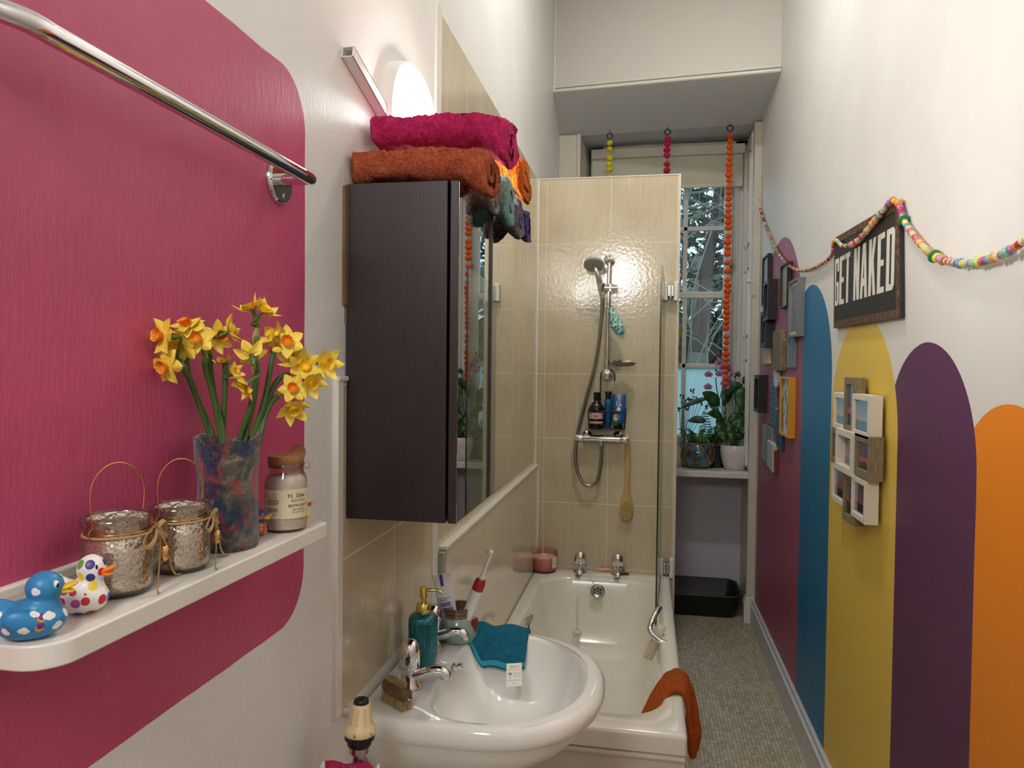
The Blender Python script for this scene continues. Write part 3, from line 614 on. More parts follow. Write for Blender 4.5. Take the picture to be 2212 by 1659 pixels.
# ================================================================== on and around the shower
dz = PY(1311, 783, RY); dish = thing('soap_dish', (dz.x, RY, dz.z), 'thin grey soap dish clipped to the bottom of the shower rail', 'soap dish')
MB().cyl((dz.x, RY, dz.z-.016), (dz.x, RY, dz.z+.016), .0145, seg=20).build('dish_clip', M_chrome, dish)
d0 = PY(1346, 788, 3.77); b = MB()
for k, (rx, h) in enumerate(((1, .008), (.97, .004), (.8, -.002), (.5, -.006))): pass
rings = []
for r, h in ((1.0, .010), (1.02, .011), (.86, -.001), (.5, -.007), (.05, -.008)): rings.append([Vector((d0.x+.064*r*math.cos(2*PI*i/32), d0.y+.040*r*math.sin(2*PI*i/32), d0.z+h)) for i in range(32)])
b.loft(rings, cap0=False, cap1=True); b.build('dish_tray', mat('smoked plastic', (128, 124, 112), .3), dish, solid=.003)
def soap(px, py, m, label, rz, L=.042):
    c = PY(px, py, 3.765); o = MB().loft([[Vector((p[0]*k, p[1]*k, z)) for p in rrect(L, .028, .012)] for z, k in ((-.009, .7), (-.006, .95), (0, 1), (.006, .95), (.009, .7))]).build('soap_bar', m); o.location = c; o.rotation_euler = (0, -.12, rz); tag(o, label, 'soap')
soap(1334, 780, mat('brown soap', (120, 102, 78), .5), 'brown bar of soap in the shower soap dish', .35); soap(1356, 782, mat('cream soap', (226, 214, 176), .5), 'cream bar of soap in the shower soap dish', -.05)
lf = PY(1332, 697, 3.775); pf = thing('bath_puff', lf, 'turquoise mesh sponge hanging from the shower slider by a cord', 'sponge')
t = NT('turquoise mesh sponge'); co = t.coords(); t.setp(color=t.ramp(t.voro(co, 75), [(.15, lin((20, 92, 116))), (.42, lin((90, 178, 176))), (.75, lin((206, 222, 206)))]), rough=.6); t.bump(t.voro(co, 75), .8, .004)
b = MB()
sp = [(1319, 664, .006), (1322, 674, .016), (1328, 688, .027), (1332, 700, .036), (1337, 711, .031), (1341, 720, .020), (1343, 726, .006)]
q = [PY(x, y, 3.775) for x, y, r in sp]; b.tube(spline(q, 5), [float(np.interp(i/5, range(7), [s_[2] for s_ in sp])) for i in range(31)], 18, flat=(1, .8)); b.jitter(.007, 55, 2); b.build('sponge_body', t.m, pf)
MB().tube(spline([PY(1323, 611, 3.80), PY(1322, 640, 3.785), PY(1324, 668, 3.775), PY(1332, 640, 3.785), PY(1325, 611, 3.80)], 6), .0012, 5).build('cord', M_wplas, pf)
# caddy hooked over the lower bracket
cy0, cy1 = 3.775, 3.855; cl, cr_ = PY(1270, 910, cy0).x, PY(1351, 910, cy0).x; cz0, cz1 = PY(1310, 928, cy0).z, PY(1310, 889, cy0).z
cad = thing('wire_caddy', ((cl+cr_)/2, 3.815, cz0), 'black wire shower caddy hooked over the bottom of the riser rail', 'shower caddy')
def loop(z, ins=0): return [(cl+ins, cy0+ins, z), (cr_-ins, cy0+ins, z), (cr_-ins, cy1, z), (cl+ins, cy1, z)]
b = MB(); rw = .0026
b.tube([(cl, cy0, cz1), (cr_, cy0, cz1), (cr_, cy1, cz1+.012), (cl, cy1, cz1+.012)], .0036, 6, closed=True); b.tube(loop(cz0, .006), rw, 6, closed=True)
for x0, x1, x2 in ((cl, cl+.004, cl+.006), (cr_, cr_-.004, cr_-.006)): b.tube(spline([(x0, cy0, cz1), (x1, cy0+.002, cz0+.03), (x2, cy0+.006, cz0)], 5), rw, 6); b.tube([(x0, cy1, cz1+.012), (x2, cy1, cz0)], rw, 6)
for x0, x1 in ((PY(1282, 900, cy0).x, PY(1306, 900, cy0).x), (PY(1322, 900, cy0).x, PY(1336, 900, cy0).x)): b.tube(spline([(x0, cy0, cz1), (x0+.001, cy0-.001, cz0+.035), (x0+.006, cy0, cz0+.024), (x1-.006, cy0, cz0+.024), (x1-.001, cy0-.001, cz0+.035), (x1, cy0, cz1)], 5), .002, 6)
b.build('basket', M_blackwire, cad)
b = MB()
for i in range(9): x = cl+.012+(cr_-cl-.024)*i/8; b.tube([(x, cy0+.006, cz0), (x, cy1, cz0)], .0016, 5)
b.build('basket_floor', M_blackwire, cad)
hx = PY(1297, 860, 3.852).x; hxr = PY(1328, 815, 3.852).x; zt = PY(1310, 800, 3.852).z; b = MB(); b.tube([(hx, 3.85, cz1), (hx, 3.85, zt-.028)]+[Vector(((hx+hxr)/2-math.cos(PI*i/10)*(hxr-hx)/2, 3.850, zt-.028+math.sin(PI*i/10)*.034)) for i in range(1, 11)]+[(hxr, 3.85, zt-.055)], .003, 8); b.build('hook', M_blackwire, cad)
def at_base(px, z, y): q = PY(px, 928, y); return Vector((q.x, y, z))
bz = cz0+.004
s = at_base(1288, bz, 3.808); o = thing('shampoo_bottle', s, 'black wide shouldered bottle with pink label at left in the caddy', 'bottle')
MB().lathe([(.036, 0), (.039, .004), (.039, .102), (.036, .114), (.026, .128), (.015, .140), (.0135, .143), (.0135, .150)], s, 36).build('bottle_body', mat('black glossy plastic', (20, 17, 17), .15), o)
MB().lathe([(.0155, .148), (.0165, .150), (.0165, .186), (.014, .188), (0, .188)], s, 24).build('bottle_cap', M_black, o)
def wrap(c, r, z0, z1, a0, a1, n=20, e=.0006): return MB().grid(lambda u, v: Vector(c)+Vector(((r+e)*math.sin(a0+(a1-a0)*u), -(r+e)*math.cos(a0+(a1-a0)*u), z0+(z1-z0)*v)), n, 2)
wrap(s, .039, .026, .082, -1.25, 1.1).build('pink_label', mat('dusty pink label', (206, 164, 166), .6), o); wrap(s, .039, .037, .050, -1.25, 1.1, e=.0009).build('label_band', M_black, o)
b = MB(); b.box(s+Vector((-.010, -.0406, .066)), s+Vector((.012, -.0400, .0675))); b.box(s+Vector((-.007, -.0406, .061)), s+Vector((.009, -.0400, .0622))); b.build('label_print', M_ink, o, smooth=False)
s = at_base(1313, bz, 3.812); o = thing('shower_gel_bottle', s, 'slim blue bottle with black cap in the middle of the caddy', 'bottle')
MB().lathe([(.013, 0), (.0165, .004), (.0190, .10), (.0195, .135), (.017, .150), (.0135, .153)], s, 28).build('bottle_body', mat('petrol blue plastic', (10, 92, 140), .2, trans=.15), o)
MB().lathe([(.0135, .150), (.0145, .157), (.0150, .176), (.0185, .180), (.0185, .190), (.017, .192), (0, .192)], s, 24).build('bottle_cap', M_black, o)
s = at_base(1336, bz, 3.830); o = thing('shampoo_pouch', s, 'bright blue printed tube leaning at the right in the caddy', 'tube'); W = .034
rings = [[s+Vector((W*math.cos(2*PI*i/28)*kw, d_*math.sin(2*PI*i/28)+.010*h, h-.05*0)) for i in range(28)] for h, kw, d_ in ((.022, .55, .013), (.028, .80, .014), (.06, .92, .013), (.12, .98, .008), (.165, 1.0, .003), (.178, 1.0, .0012))]
MB().loft(rings).build('tube_body', mat('bright blue plastic', (8, 92, 168), .25), o); MB().lathe([(.020, 0), (.021, .002), (.021, .022), (.018, .024)], s, 24).build('tube_cap', M_black, o)
b = MB(); fp = lambda x, z: s+Vector((x, -.0155+z*.045+max(0, .05-z)*.0, z))
for pts in ([(0, .085), (.001, .105), (.006, .125)], [(0, .095), (-.006, .115), (-.012, .135)], [(.001, .1), (.004, .13), (.002, .15)]): b.tube(spline([fp(*p) for p in pts], 4), .0011, 5)
for x, z in ((-.012, .136), (-.009, .122), (.002, .151), (.007, .127), (.010, .118)): b.ball(fp(x, z), (.0032, .001, .006), 8, 6)
b.build('plant_print', mat('white print', (214, 224, 228), .5), o)
MB().lathe([(.0105, 0), (.0105, .001)], fp(.000, .100)+Vector((0, -.001, 0)), 20, (0, -1, .1)).build('white_badge', mat('white badge', (226, 230, 228), .5), o)
s = at_base(1331, bz, 3.793); o = thing('conditioner_bottle', s, 'small cream and teal labelled bottle in front of the bright blue tube in the caddy', 'bottle')
MB().lathe([(.012, 0), (.0135, .003), (.0135, .022)], s, 20).build('bottle_cap', M_black, o); MB().lathe([(.0125, .022), (.015, .026), (.0155, .072), (.010, .092), (.003, .096)], s, 24).build('bottle_body', mat('amber brown plastic', (110, 84, 50), .3), o)
wrap(s, .0156, .034, .074, -1.3, 1.3).build('cream_label', mat('cream label', (226, 218, 190), .5), o); wrap(s, .0156, .034, .046, -1.3, 1.3, e=.001).build('teal_band', mat('teal band', (30, 128, 150), .5), o)
b = MB()
for z, w in ((.068, .009), (.062, .010), (.057, .008)): b.box(s+Vector((-w/2, -.0172, z)), s+Vector((w/2, -.0166, z+.0022)))
b.build('label_print', M_ink, o, smooth=False)
# long handled bath brush
s = PY(1355, 960, 3.835); br_ = thing('back_brush', s, 'wooden long handled bath brush hanging from the mixer bar', 'brush'); M_beech = mat('beech wood', (206, 164, 104), .55, var=(30, (186, 140, 84), .6))
prof = [(1355, 958, .007), (1355, 964, .0145), (1355, 985, .0155), (1356, 1010, .0135), (1355, 1035, .0125), (1354, 1055, .0135), (1353, 1068, .020), (1353, 1080, .029), (1353, 1098, .036), (1353, 1112, .034), (1353, 1122, .024), (1353, 1128, .008)]
q = [PY(x, y, 3.845) for x, y, r in prof]; P = spline(q, 5); R = [float(np.interp(i/5, range(len(prof)), [p[2] for p in prof])) for i in range(len(P))]
b = MB(); b.loft([[P[i]+Vector((R[i]*math.cos(2*PI*j/20), min(R[i]*.5, .0085)*math.sin(2*PI*j/20), 0)) for j in range(20)] for i in range(len(P))]); b.build('brush_handle', M_beech, br_)
b = MB(); hc = PY(1353, 1100, 3.836)
for i in range(15):
    for j in range(11):
        u, v = -1+2*(i+.5)/15, -1+2*(j+.5)/11
        if u*u+v*v < .98: b.cyl(hc+Vector((v*.033, 0, u*.055)), hc+Vector((v*.034, -.013, u*.056)), .0021, .0024, 5)
b.build('bristles', mat('pale bristle', (226, 208, 146), .8), br_)
MB().tube(spline([PY(1355, 963, 3.83), PY(1353, 950, 3.80), PY(1354, 938, 3.80), PY(1357, 950, 3.80), PY(1355, 963, 3.83)], 5), .0012, 5).build('loop', M_wplas, br_)
# candle
s = PZ(1180, 1222, .561); s.y = 3.782; s.x = -.515; cn = thing('candle', s, 'pink scented candle in a glass tumbler on the bath corner', 'candle')
MB().lathe([(.058, 0), (.064, .004), (.068, .05), (.070, .105), (.068, .106), (.066, .104), (.064, .05), (.060, .010), (0, .009)], s, 48, cap1=False).build('glass_tumbler', paneglass('pink tinted glass', (250, 228, 224), .4), cn)
t = NT('pink candle wax'); x, y, z = t.xyz(t.coords()); t.setp(color=t.ramp(t.math('MULTIPLY', z, 12), [(.10, lin((222, 130, 128))), (.85, lin((250, 236, 222)))]), rough=.5, sub=.2)
MB().lathe([(.057, .011), (.061, .02), (.0635, .072), (.062, .076), (0, .075)], s, 40).build('wax', t.m, cn)
MB().lathe([(.0595, .0095), (.0605, .002), (0, .001)], s, 40).build('tumbler_base', mat('dark red glass', (120, 44, 44), .1), cn)
for dx in (-.022, .022): MB().cyl(s+Vector((dx, 0, .075)), s+Vector((dx+.001, 0, .088)), .0016, seg=6).build('wick', M_black, cn)
b = wrap(s, .0695, .028, .085, .75, 1.3); b.build('white_label', mat('white label', (226, 222, 214), .5), cn)
# razors
def razor(px, py, px2, py2, m, label):
    a, c = PZ(px, py, .567), PZ(px2, py2, .567); o = thing('razor', a, label, 'razor', 'razors beside the right bath tap')
    d = (c-a); MB().tube(spline([a, a+d*.3+Vector((0, 0, .004)), a+d*.7+Vector((0, 0, .002)), c], 5), [.0035, .005, .006, .006, .006, .0062, .0062, .006, .006, .0056, .005, .0048, .0045, .0042, .004, .004], 10, flat=(1.2, .8)).build('razor_handle', m, o)
    e = d.normalized(); s_ = Vector((-e.y, e.x, 0)); b = MB(); b.hexa([c+s_*u+Vector((0, 0, z))+e*w_ for z in (-.005, .005) for u, w_ in ((-.020, 0), (.020, 0), (.020, .010), (-.020, .010))]); b.build('razor_blade', M_black, o, smooth=False, bevel=.002)
razor(1292, 1231, 1326, 1232, mat('salmon pink plastic', (232, 168, 156), .35), 'salmon pink razor lying to the left of the right bath tap'); razor(1344, 1226, 1350, 1239, mat('dark pink plastic', (176, 74, 92), .35), 'dark pink razor with black head lying right of the right bath tap')
# squeezed tube stuck through the right grab handle, in its clear bag-like sleeve
a, c = PD(1430, 1353, 2.93), PD(1402, 1415, 2.93); d = (c-a); o = thing('cream_tube', a, 'white capped squeezed tube pushed through the right bath handle', 'tube')
e = d.normalized(); sd = e.cross(FW).normalized(); nn = e.cross(sd)
MB().lathe([(.0155, -.004), (.0170, 0), (.0170, .046), (.0155, .048)], a, 24, e).build('tube_cap', mat('ivory cap', (236, 228, 210), .35), o)
MB().loft([[a+e*h+(sd*math.cos(2*PI*j/20)*w+nn*math.sin(2*PI*j/20)*t_) for j in range(20)] for h, w, t_ in ((.047, .0155, .0155), (.052, .0165, .016), (.09, .020, .013), (.125, .021, .006), (.145, .020, .0015))]).build('tube_body', mat('ivory plastic tube', (216, 204, 178), .3), o)
# orange cloth over the tub corner
t = terry('burnt orange microfibre', (232, 112, 36), (190, 78, 16), 500)
# u runs from the inside lobe over the rim to the outside lobe: near edge and far edge of the strip
NE = [(.020, 2.300, .455), (.034, 2.325, .470), (.056, 2.360, .505), (.076, 2.395, .548), (.094, 2.420, .572), (.118, 2.428, .576), (.139, 2.428, .566), (.147, 2.425, .530), (.152, 2.420, .47), (.156, 2.412, .41), (.160, 2.405, .352)]
FE = [(-.020, 2.430, .420), (-.006, 2.440, .455), (.022, 2.470, .500), (.055, 2.520, .552), (.086, 2.560, .580), (.116, 2.580, .588), (.146, 2.580, .575), (.170, 2.560, .530), (.185, 2.535, .47), (.196, 2.510, .41), (.190, 2.490, .362)]
def cloth(u, v):
    i = u*(len(NE)-1); k = min(int(i), len(NE)-2); f = i-k; a, c = [Vector(P_[k]).lerp(Vector(P_[k+1]), f) for P_ in (NE, FE)]
    e = max(0, abs(u-.5)*2-.82)/.18; q = .5+(v-.5)*(1-.45*e*e); p = a.lerp(c, q); p.z += .014*math.sin(PI*v)*math.sin(PI*u)**2+.004*math.sin(v*7+u*9); return p
o = MB().grid(cloth, 60, 24).jitter(.004, 30, 2).build('cleaning_cloth', t, solid=.016, sub=1, at=(.12, 2.48, .57)); tag(o, 'burnt orange cloth draped over the near corner of the bath rim', 'cloth')

# ================================================================== on the basin
# nail brush
q = PZ(857, 1496, .945); nb = local('nail_brush', 'dark wooden nail brush with bristles on both sides on the basin edge', 'brush', (q.x, q.y, .9205), 0); nb.rotation_euler = (0, 0, -.62)
def blk(z, k): return [Vector((x*k, y*k*(1-.10*math.cos(x/.042*PI*1.0)**2), z)) for x, y in rrect(.084, .034, .008, 4)]
b = MB(); pts = []
for i in range(40):
    a = 2*PI*i/40; pts.append((.041*math.copysign(abs(math.cos(a))**.45, math.cos(a)), (.0165+.0025*math.cos(a*2))*math.copysign(abs(math.sin(a))**.6, math.sin(a))))
b.loft([[Vector((x*k, y*k*f, z)) for x, y in pts] for z, k, f in ((.020, .94, .80), (.023, 1, .95), (.030, 1.0, 1.05), (.037, 1, .95), (.042, .95, .7))]); M_dw = mat('dark wet wood', (112, 88, 62), .5, var=(50, (70, 52, 36), .8))
b.build('brush_block', M_dw, nb)
def bristles(z0, z1, nx, ny, w, l, name, spread=1.06):
    b = MB()
    for i in range(nx):
        for j in range(ny):
            x, y = (i/(nx-1)-.5)*l, (j/(ny-1)-.5)*w
            for k in range(3): dx, dy = random.uniform(-.0016, .0016), random.uniform(-.0016, .0016); b.cyl((x, y, z0), (x*spread+dx, y*spread+dy, z1+random.uniform(-.001, .001)), .0013, .0010, 4)
    b.build(name, mat('dry bristle', (164, 140, 94), .8), nb)
bristles(.021, .0008, 14, 6, .024, .070, 'long_bristles', 1.08); bristles(.040, .053, 12, 3, .010, .052, 'short_bristles')
MB().tube(spline([(.040, -.006, .030), (.049, -.004, .027), (.049, .004, .027), (.040, .006, .030)], 5), .0012, 6).build('hanging_loop', M_steel, nb)
# soap dispenser
s = Vector((-.520, 1.672, .919)); sd_ = thing('soap_dispenser', s, 'teal ribbed glass soap dispenser with gold pump on the basin', 'soap dispenser')
t = NT('teal metallic glass'); co = t.coords(); x, y, z = t.xyz(co); t.setp(color=t.ramp(t.noise(co, 260, 2), [(.35, lin((0, 78, 90))), (.65, lin((12, 128, 138)))]), rough=.14, metal=.55, coat=.8); t.bump(t.voro(co, 220), .35, .001)
b = MB(); rings = []
for r, h in ((.026, 0), (.0315, .002), (.033, .006), (.033, .018), (.0335, .022), (.0345, .10), (.0335, .112), (.028, .121), (.018, .126)):
    rib = .0011 if .02 < h < .115 else .0; rings.append([s+Vector(((r+rib*math.cos(36*a))*math.cos(a), (r+rib*math.cos(36*a))*math.sin(a), h)) for a in [2*PI*i/144 for i in range(144)]])
b.loft(rings).build('bottle_body', t.m, sd_)
b = MB(); b.lathe([(.0165, .122), (.0175, .124), (.0175, .143), (.0155, .146), (.006, .147), (.006, .158), (.009, .160), (.0095, .183), (.0085, .186), (0, .186)], s, 28); b.build('pump', M_gold, sd_)
MB().tube(spline([s+Vector((.006, .002, .178)), s+Vector((.022, .004, .179)), s+Vector((.036, .006, .177)), s+Vector((.046, .008, .170))], 5), [.0042-.0016*i/15 for i in range(16)], 10).build('nozzle', M_gold, sd_)
# ceramic pot with toothpaste and toothbrush
s = Vector((-.476, 1.838, .919)); pot = thing('ceramic_pot', s, 'grey green stoneware pot with brown rim and red heart by the basin taps', 'pot')
t = NT('green grey glaze with brown rim'); x, y, z = t.xyz(t.coords()); n_ = t.noise(t.coords(), 30, 3)
t.setp(color=t.ramp(t.math('ADD', z, t.math('MULTIPLY', n_, .012)), [(.060, lin((134, 160, 144))), (.070, lin((150, 166, 148))), (.076, lin((116, 66, 44))), (.084, lin((100, 78, 54)))]), rough=.25, coat=.4)
b = MB(); b.lathe([(r_, h_*.87) for r_, h_ in ((.034, 0), (.044, .004), (.050, .022), (.0505, .046), (.047, .062), (.041, .072), (.039, .076), (.0415, .080), (.0415, .084), (.0395, .086), (.0425, .089), (.0425, .094), (.0405, .096), (.0435, .099), (.0435, .103), (.041, .105), (.0385, .103), (.037, .080), (.042, .05), (.040, .012), (0, .010))], s, 48, cap1=False); b.build('pot_body', t.m, pot)
hv = (EYE-s); hv.z = 0; hv.normalize(); hv = Matrix.Rotation(1.02, 3, 'Z') @ hv; sdv = Vector((-hv.y, hv.x, 0)); pts = []
for i in range(36): a = 2*PI*i/36; pts.append((.016*math.sin(a)**3, .0011*(13*math.cos(a)-5*math.cos(2*a)-2*math.cos(3*a)-math.cos(4*a))))
def onpot(x, z, e): a = x/.051; return s+(hv*math.cos(a)+sdv*math.sin(a))*(.0508+e-.05*max(0, z-.012)**1.2)+Vector((0, 0, .050+z*1.15))
MB().prism([(p[0]*.8, p[1]) for p in pts], lambda x, y: onpot(x, y, .0028), lambda x, y: onpot(x, y, -.002)).build('heart', mat('red glaze', (140, 34, 26), .15, coat=.5), pot)
# toothpaste
a, c = s+Vector((-.012, -.012, .020)), PD(953, 1240, 1.90); e = (c-a).normalized(); L = (c-a).length; sx = (RT-e*RT.dot(e)).normalized(); sn_ = e.cross(sx)
tp = thing('toothpaste_tube', a, 'white toothpaste tube with purple print standing in the ceramic pot', 'toothpaste'); rings = []
for h, w, d_ in ((0, .012, .012), (.015, .013, .013), (.02, .019, .018), (.06, .022, .016), (.12, .0245, .008), (L-.012, .025, .002), (L, .025, .0012)): rings.append([a+e*h+sx*math.cos(2*PI*j/28)*w+sn_*math.sin(2*PI*j/28)*d_ for j in range(28)])
M_tube = mat('white tube', (222, 220, 218), .3); MB().loft(rings).build('tube_body', M_tube, tp)
M_purp = mat('purple grey print', (128, 120, 160), .6); vs = 1 if sn_.dot(FW) < 0 else -1
def ont(x, h): return a+e*h+sx*x+sn_*vs*(float(np.interp(h, [.02, .06, .12, L-.012, L], [.018, .016, .008, .002, .0012]))*math.sqrt(max(.05, 1-(x/.027)**2))+.0008)
b = MB()
def patch(x0, x1, h0, h1, m=b): m.grid(lambda u, v: ont(x0+(x1-x0)*u, h0+(h1-h0)*v), 6, 2)
patch(-.016, .014, L-.062, L-.060); patch(-.015, .005, L-.067, L-.0645); patch(-.015, .012, L-.082, L-.071); patch(-.014, .016, L-.098, L-.085); patch(-.013, .016, L-.135, L-.101)
b.build('printed_text', M_purp, tp, smooth=False)
b = MB(); patch(-.006, .002, L-.030, L-.001, b); b.build('purple_mark', mat('violet print', (70, 40, 150), .5), tp, smooth=False)
# electric toothbrush
a, c = s+Vector((.008, -.006, .014)), PD(1061, 1192, 1.86); e = (c-a).normalized(); L = (c-a).length
tb = thing('electric_toothbrush', a, 'white and crimson electric toothbrush leaning in the ceramic pot', 'toothbrush')
MB().lathe([(.0145, 0), (.0155, .004), (.0155, L*.45), (.0150, L*.58)], a, 24, e).build('brush_handle', mat('white brush plastic', (226, 224, 224), .35), tb)
MB().lathe([(.0152, L*.555), (.0150, L*.63), (.0125, L*.67), (.0085, L*.685)], a, 24, e).build('grip', mat('crimson grip', (170, 30, 46), .25), tb)
MB().lathe([(.0082, L*.68), (.0086, L*.705), (.0070, L*.71), (.0062, L*.73), (.0048, L*.82), (.0044, L*.97), (.0052, L*1.0), (0, L*1.005)], a, 18, e).build('brush_neck', M_wplas, tb)
hn_ = (-RT*.8+UP*.4+FW*.1).normalized(); hh = MB(); hh.lathe([(.0052, -.005), (.0068, -.001), (.0068, .004), (.0062, .005)], a+e*L*.99, 18, hn_); hh.build('brush_head', M_wplas, tb)
MB().lathe([(.0054, .005), (.0056, .012)], a+e*L*.99, 14, hn_).build('bristles', mat('lime bristles', (176, 200, 120), .7), tb)
# teal flannel over the far rim
M_teal = terry('teal terry', (24, 136, 168), (6, 82, 108), 380)
prof = [(1.958, .855), (1.952, .900), (1.938, .926), (1.915, .932), (1.894, .926), (1.872, .908), (1.852, .889), (1.834, .872), (1.820, .858)]
def fl_(u, v):
    i = v*(len(prof)-1); k = min(int(i), len(prof)-2); f = i-k; y = prof[k][0]*(1-f)+prof[k+1][0]*f; z = prof[k][1]*(1-f)+prof[k+1][1]*f
    x = -.450+.152*u+.006*(v-.5);  sag = .020*math.sin(PI*min(1, u*1.35))*max(0, v-.55)
    yc = 1.657+.236*math.sqrt(max(.1, 1-((x+.292)/.175)**2)); zz = z+.004*math.sin(u*11+v*3)+.003*math.sin(v*9)-sag*.4; n = 4.2 if x < -.292 else 2.3
    k = ((abs(x+.292)/.16)**n+(abs(y+sag*.5-1.657)/.236)**n)**(1/n)
    if y < 1.93: zz = max(zz, float(np.interp(k, [.76, .88, .95, 1.0, 1.06], [.822, .858, .892, .913, .919]))+.009)
    return Vector((x, y+sag*.5, zz))
fc = thing('face_cloth', (-.375, 1.93, .925), 'teal blue face cloth draped over the far rim of the basin', 'face cloth')
MB().grid(fl_, 30, 44).jitter(.0035, 50, 1).build('cloth', M_teal, fc, solid=.007, sub=1)
MB().grid(lambda u, v: fl_(u, .92+.08*v)+Vector((0, -.004, .006)), 30, 6).build('hem', mat('woven teal hem', (40, 140, 166), .9, bump=(300, .4, .001)), fc, solid=.004, sub=1)
ta, tb_ = PD(1094, 1434, 1.775), PD(1127, 1432, 1.785); dn = PD(1111, 1483, 1.700)-PD(1111, 1433, 1.780)
ux = (tb_-ta); tgm = MB(); nrm = ux.cross(dn).normalized(); nrm = nrm if nrm.dot(FW) < 0 else -nrm
tgm.hexa([ta, tb_, tb_+nrm*.0006, ta+nrm*.0006, ta+dn, tb_+dn, tb_+dn+nrm*.0006, ta+dn+nrm*.0006]); tg_ = tgm.build('care_label', mat('white satin label', (232, 228, 218), .5), fc, smooth=False)
b = MB(); fx = lambda cx, cy: (lambda x, y: ta+ux*cx+dn*cy+ux.normalized()*x-dn.normalized()*y+nrm*.0010)
b.text('TESCO', .0075, fx(.5, .17)); b.text('KEEP AWAY FROM FIRE', .0030, fx(.5, .29)); b.text('FACE CLOTH', .0034, fx(.72, .44), ); b.text('30cm x 30cm', .0034, fx(.72, .52)); b.text('100% Cotton', .0034, fx(.72, .60)); b.text('Style No. 0007795062/17', .0034, fx(.5, .75)); b.text('COM5', .0036, fx(.5, .88))
cc = ta+ux*.24+dn*.47+nrm*.001; b.torus(cc, .0042, .0004, nrm, 20, 5); b.torus(cc-dn.normalized()*-.0002, .0022, .0004, nrm, 14, 5); b.text('88', .004, fx(.24, .62)); b.build('label_print', M_ink, tg_, smooth=False)
# ================================================================== picture ledge shelf on the raspberry wall
SZ = 1.406; SX = -.460
shf = thing('wall_shelf', (-.52, .76, SZ), 'narrow white ledge shelf on the raspberry wall holding ducks and jars', 'shelf')
M_shelf = mat('white lacquered board', (232, 228, 218), .3, var=(8, (222, 216, 204), .5))
c_ = .016; poly = [(XL, .506)]+[(SX-.046+.033*math.sin(PI/2*i/10), .539-.033*math.cos(PI/2*i/10)) for i in range(11)]+[(SX, 1.002), (SX-.006, 1.008), (XL, 1.008)]
MB().prism(poly, lambda x, y: Vector((x, y, SZ-.022)), lambda x, y: Vector((x, y, SZ))).build('shelf_board', M_shelf, shf, bevel=.0025)
MB().box((XL, .506, SZ-.02), (XL+.008, 1.004, SZ+.024)).box((XL, .506, SZ+.014), (XL+.0105, 1.004, SZ+.0245)).build('back_lip', M_shelf, shf, smooth=False, bevel=.002)
b = MB(); b.box((XL, .60, SZ-.002), (XL+.0115, .612, SZ+.022)); b.build('bracket_tab', M_shelf, shf, smooth=False, bevel=.002)
# ---------------------------------------------------------------- rubber ducks
M_eye = mat('duck eye black', (16, 16, 18), .2); M_eyew = mat('duck eye white', (240, 240, 236), .3)
def duck(label, at, rz, L, m_body, m_beak, m_head=None, group=None, eyew=True):
    o = local('rubber_duck', label, 'rubber duck', at, rz, 'rubber ducks on the shelf', L/.062)
    b = MB(); b.ball((0, 0, .0165), (.029, .0225, .0170), 28, 18); b.ball((0, 0, .012), (.027, .021, .0125), 28, 16); b.ball((.006, 0, .026), (.018, .017, .012), 20, 12)
    b.tube(spline([(-.012, 0, .020), (-.022, 0, .026), (-.030, 0, .033), (-.0335, 0, .037)], 5), [.014, .0135, .013, .0125, .012, .0115, .011, .0105, .0095, .0085, .0075, .006, .005, .0035, .0025, .0015], 16, flat=(1.0, .75))
    for s_ in (-1, 1): b.ball((-.004, s_*.0185, .020), (.016, .006, .010), 16, 10, Matrix.Rotation(.35, 3, 'Y'))
    b.cyl((.009, 0, .026), (.010, 0, .038), .0135, .0125, 20); b.ball((.0105, 0, .0445), (.0158, .0150, .0145), 24, 16)
    b.build('body', m_body, o, remesh=.0013)
    k = MB(); k.ball((.0275, 0, .0435), (.0105, .0080, .0024), 18, 8, Matrix.Rotation(-.30, 3, 'Y')); k.ball((.0260, 0, .0395), (.0088, .0068, .0020), 18, 8, Matrix.Rotation(.12, 3, 'Y')); k.ball((.022, 0, .0415), (.006, .0068, .0042), 14, 8)
    k.build('beak', m_beak, o, remesh=.0009)
    for s_ in (-1, 1):
        e = MB(); e.ball((.0205, s_*.0108, .0488), (.0034, .0020, .0036), 12, 8, Rz(s_*.9)) if eyew else None
        if not eyew: e.ball((.0205, s_*.0110, .0485), (.0018, .0012, .0024), 10, 8, Rz(s_*.9)); e.build('eye', M_eye, o)
        else:
            w_ = e.build('eye', M_eyew, o); MB().ball((.0216, s_*.0122, .0485), (.0018, .0014, .0026), 10, 8, Rz(s_*.9)).build('pupil', M_eye, w_)
    return o
def blobs(t, co, spots, col, base):
    """painted motif: union of small round patches"""
    mk = None
    for p, r in spots:
        n = t.node('ShaderNodeVectorMath', operation='DISTANCE'); t.put(n.inputs[0], co); n.inputs[1].default_value = p
        m = t.math('LESS_THAN', n.outputs['Value'], r); mk = m if mk is None else t.math('MAXIMUM', mk, m)
    return t.mix(mk, base, lin(col))
t = NT('sky blue duck with clouds'); co = t.coords(); c = t.mix(0, lin((52, 138, 190)), lin((52, 138, 190))); c = lin((46, 132, 186)); spots = []; bows = []
for (x, y, z) in ((-.002, -.0215, .0135), (.016, -.0165, .0225), (-.018, -.0185, .012), (.004, -.0185, .0245), (.022, -.013, .012), (.004, -.0150, .0440), (.022, .013, .014), (0, .0215, .015), (-.014, .018, .022), (.0265, -.004, .020), (-.024, -.010, .026)):
    for dx, dz, r in ((-.0030, 0, .0022), (0, .0012, .0027), (.0030, 0, .0022), (0, -.0006, .0026)): spots.append(((x+dx*(.8 if abs(y) > .012 else .4), y+dx*.3, z+dz), r*1.25))
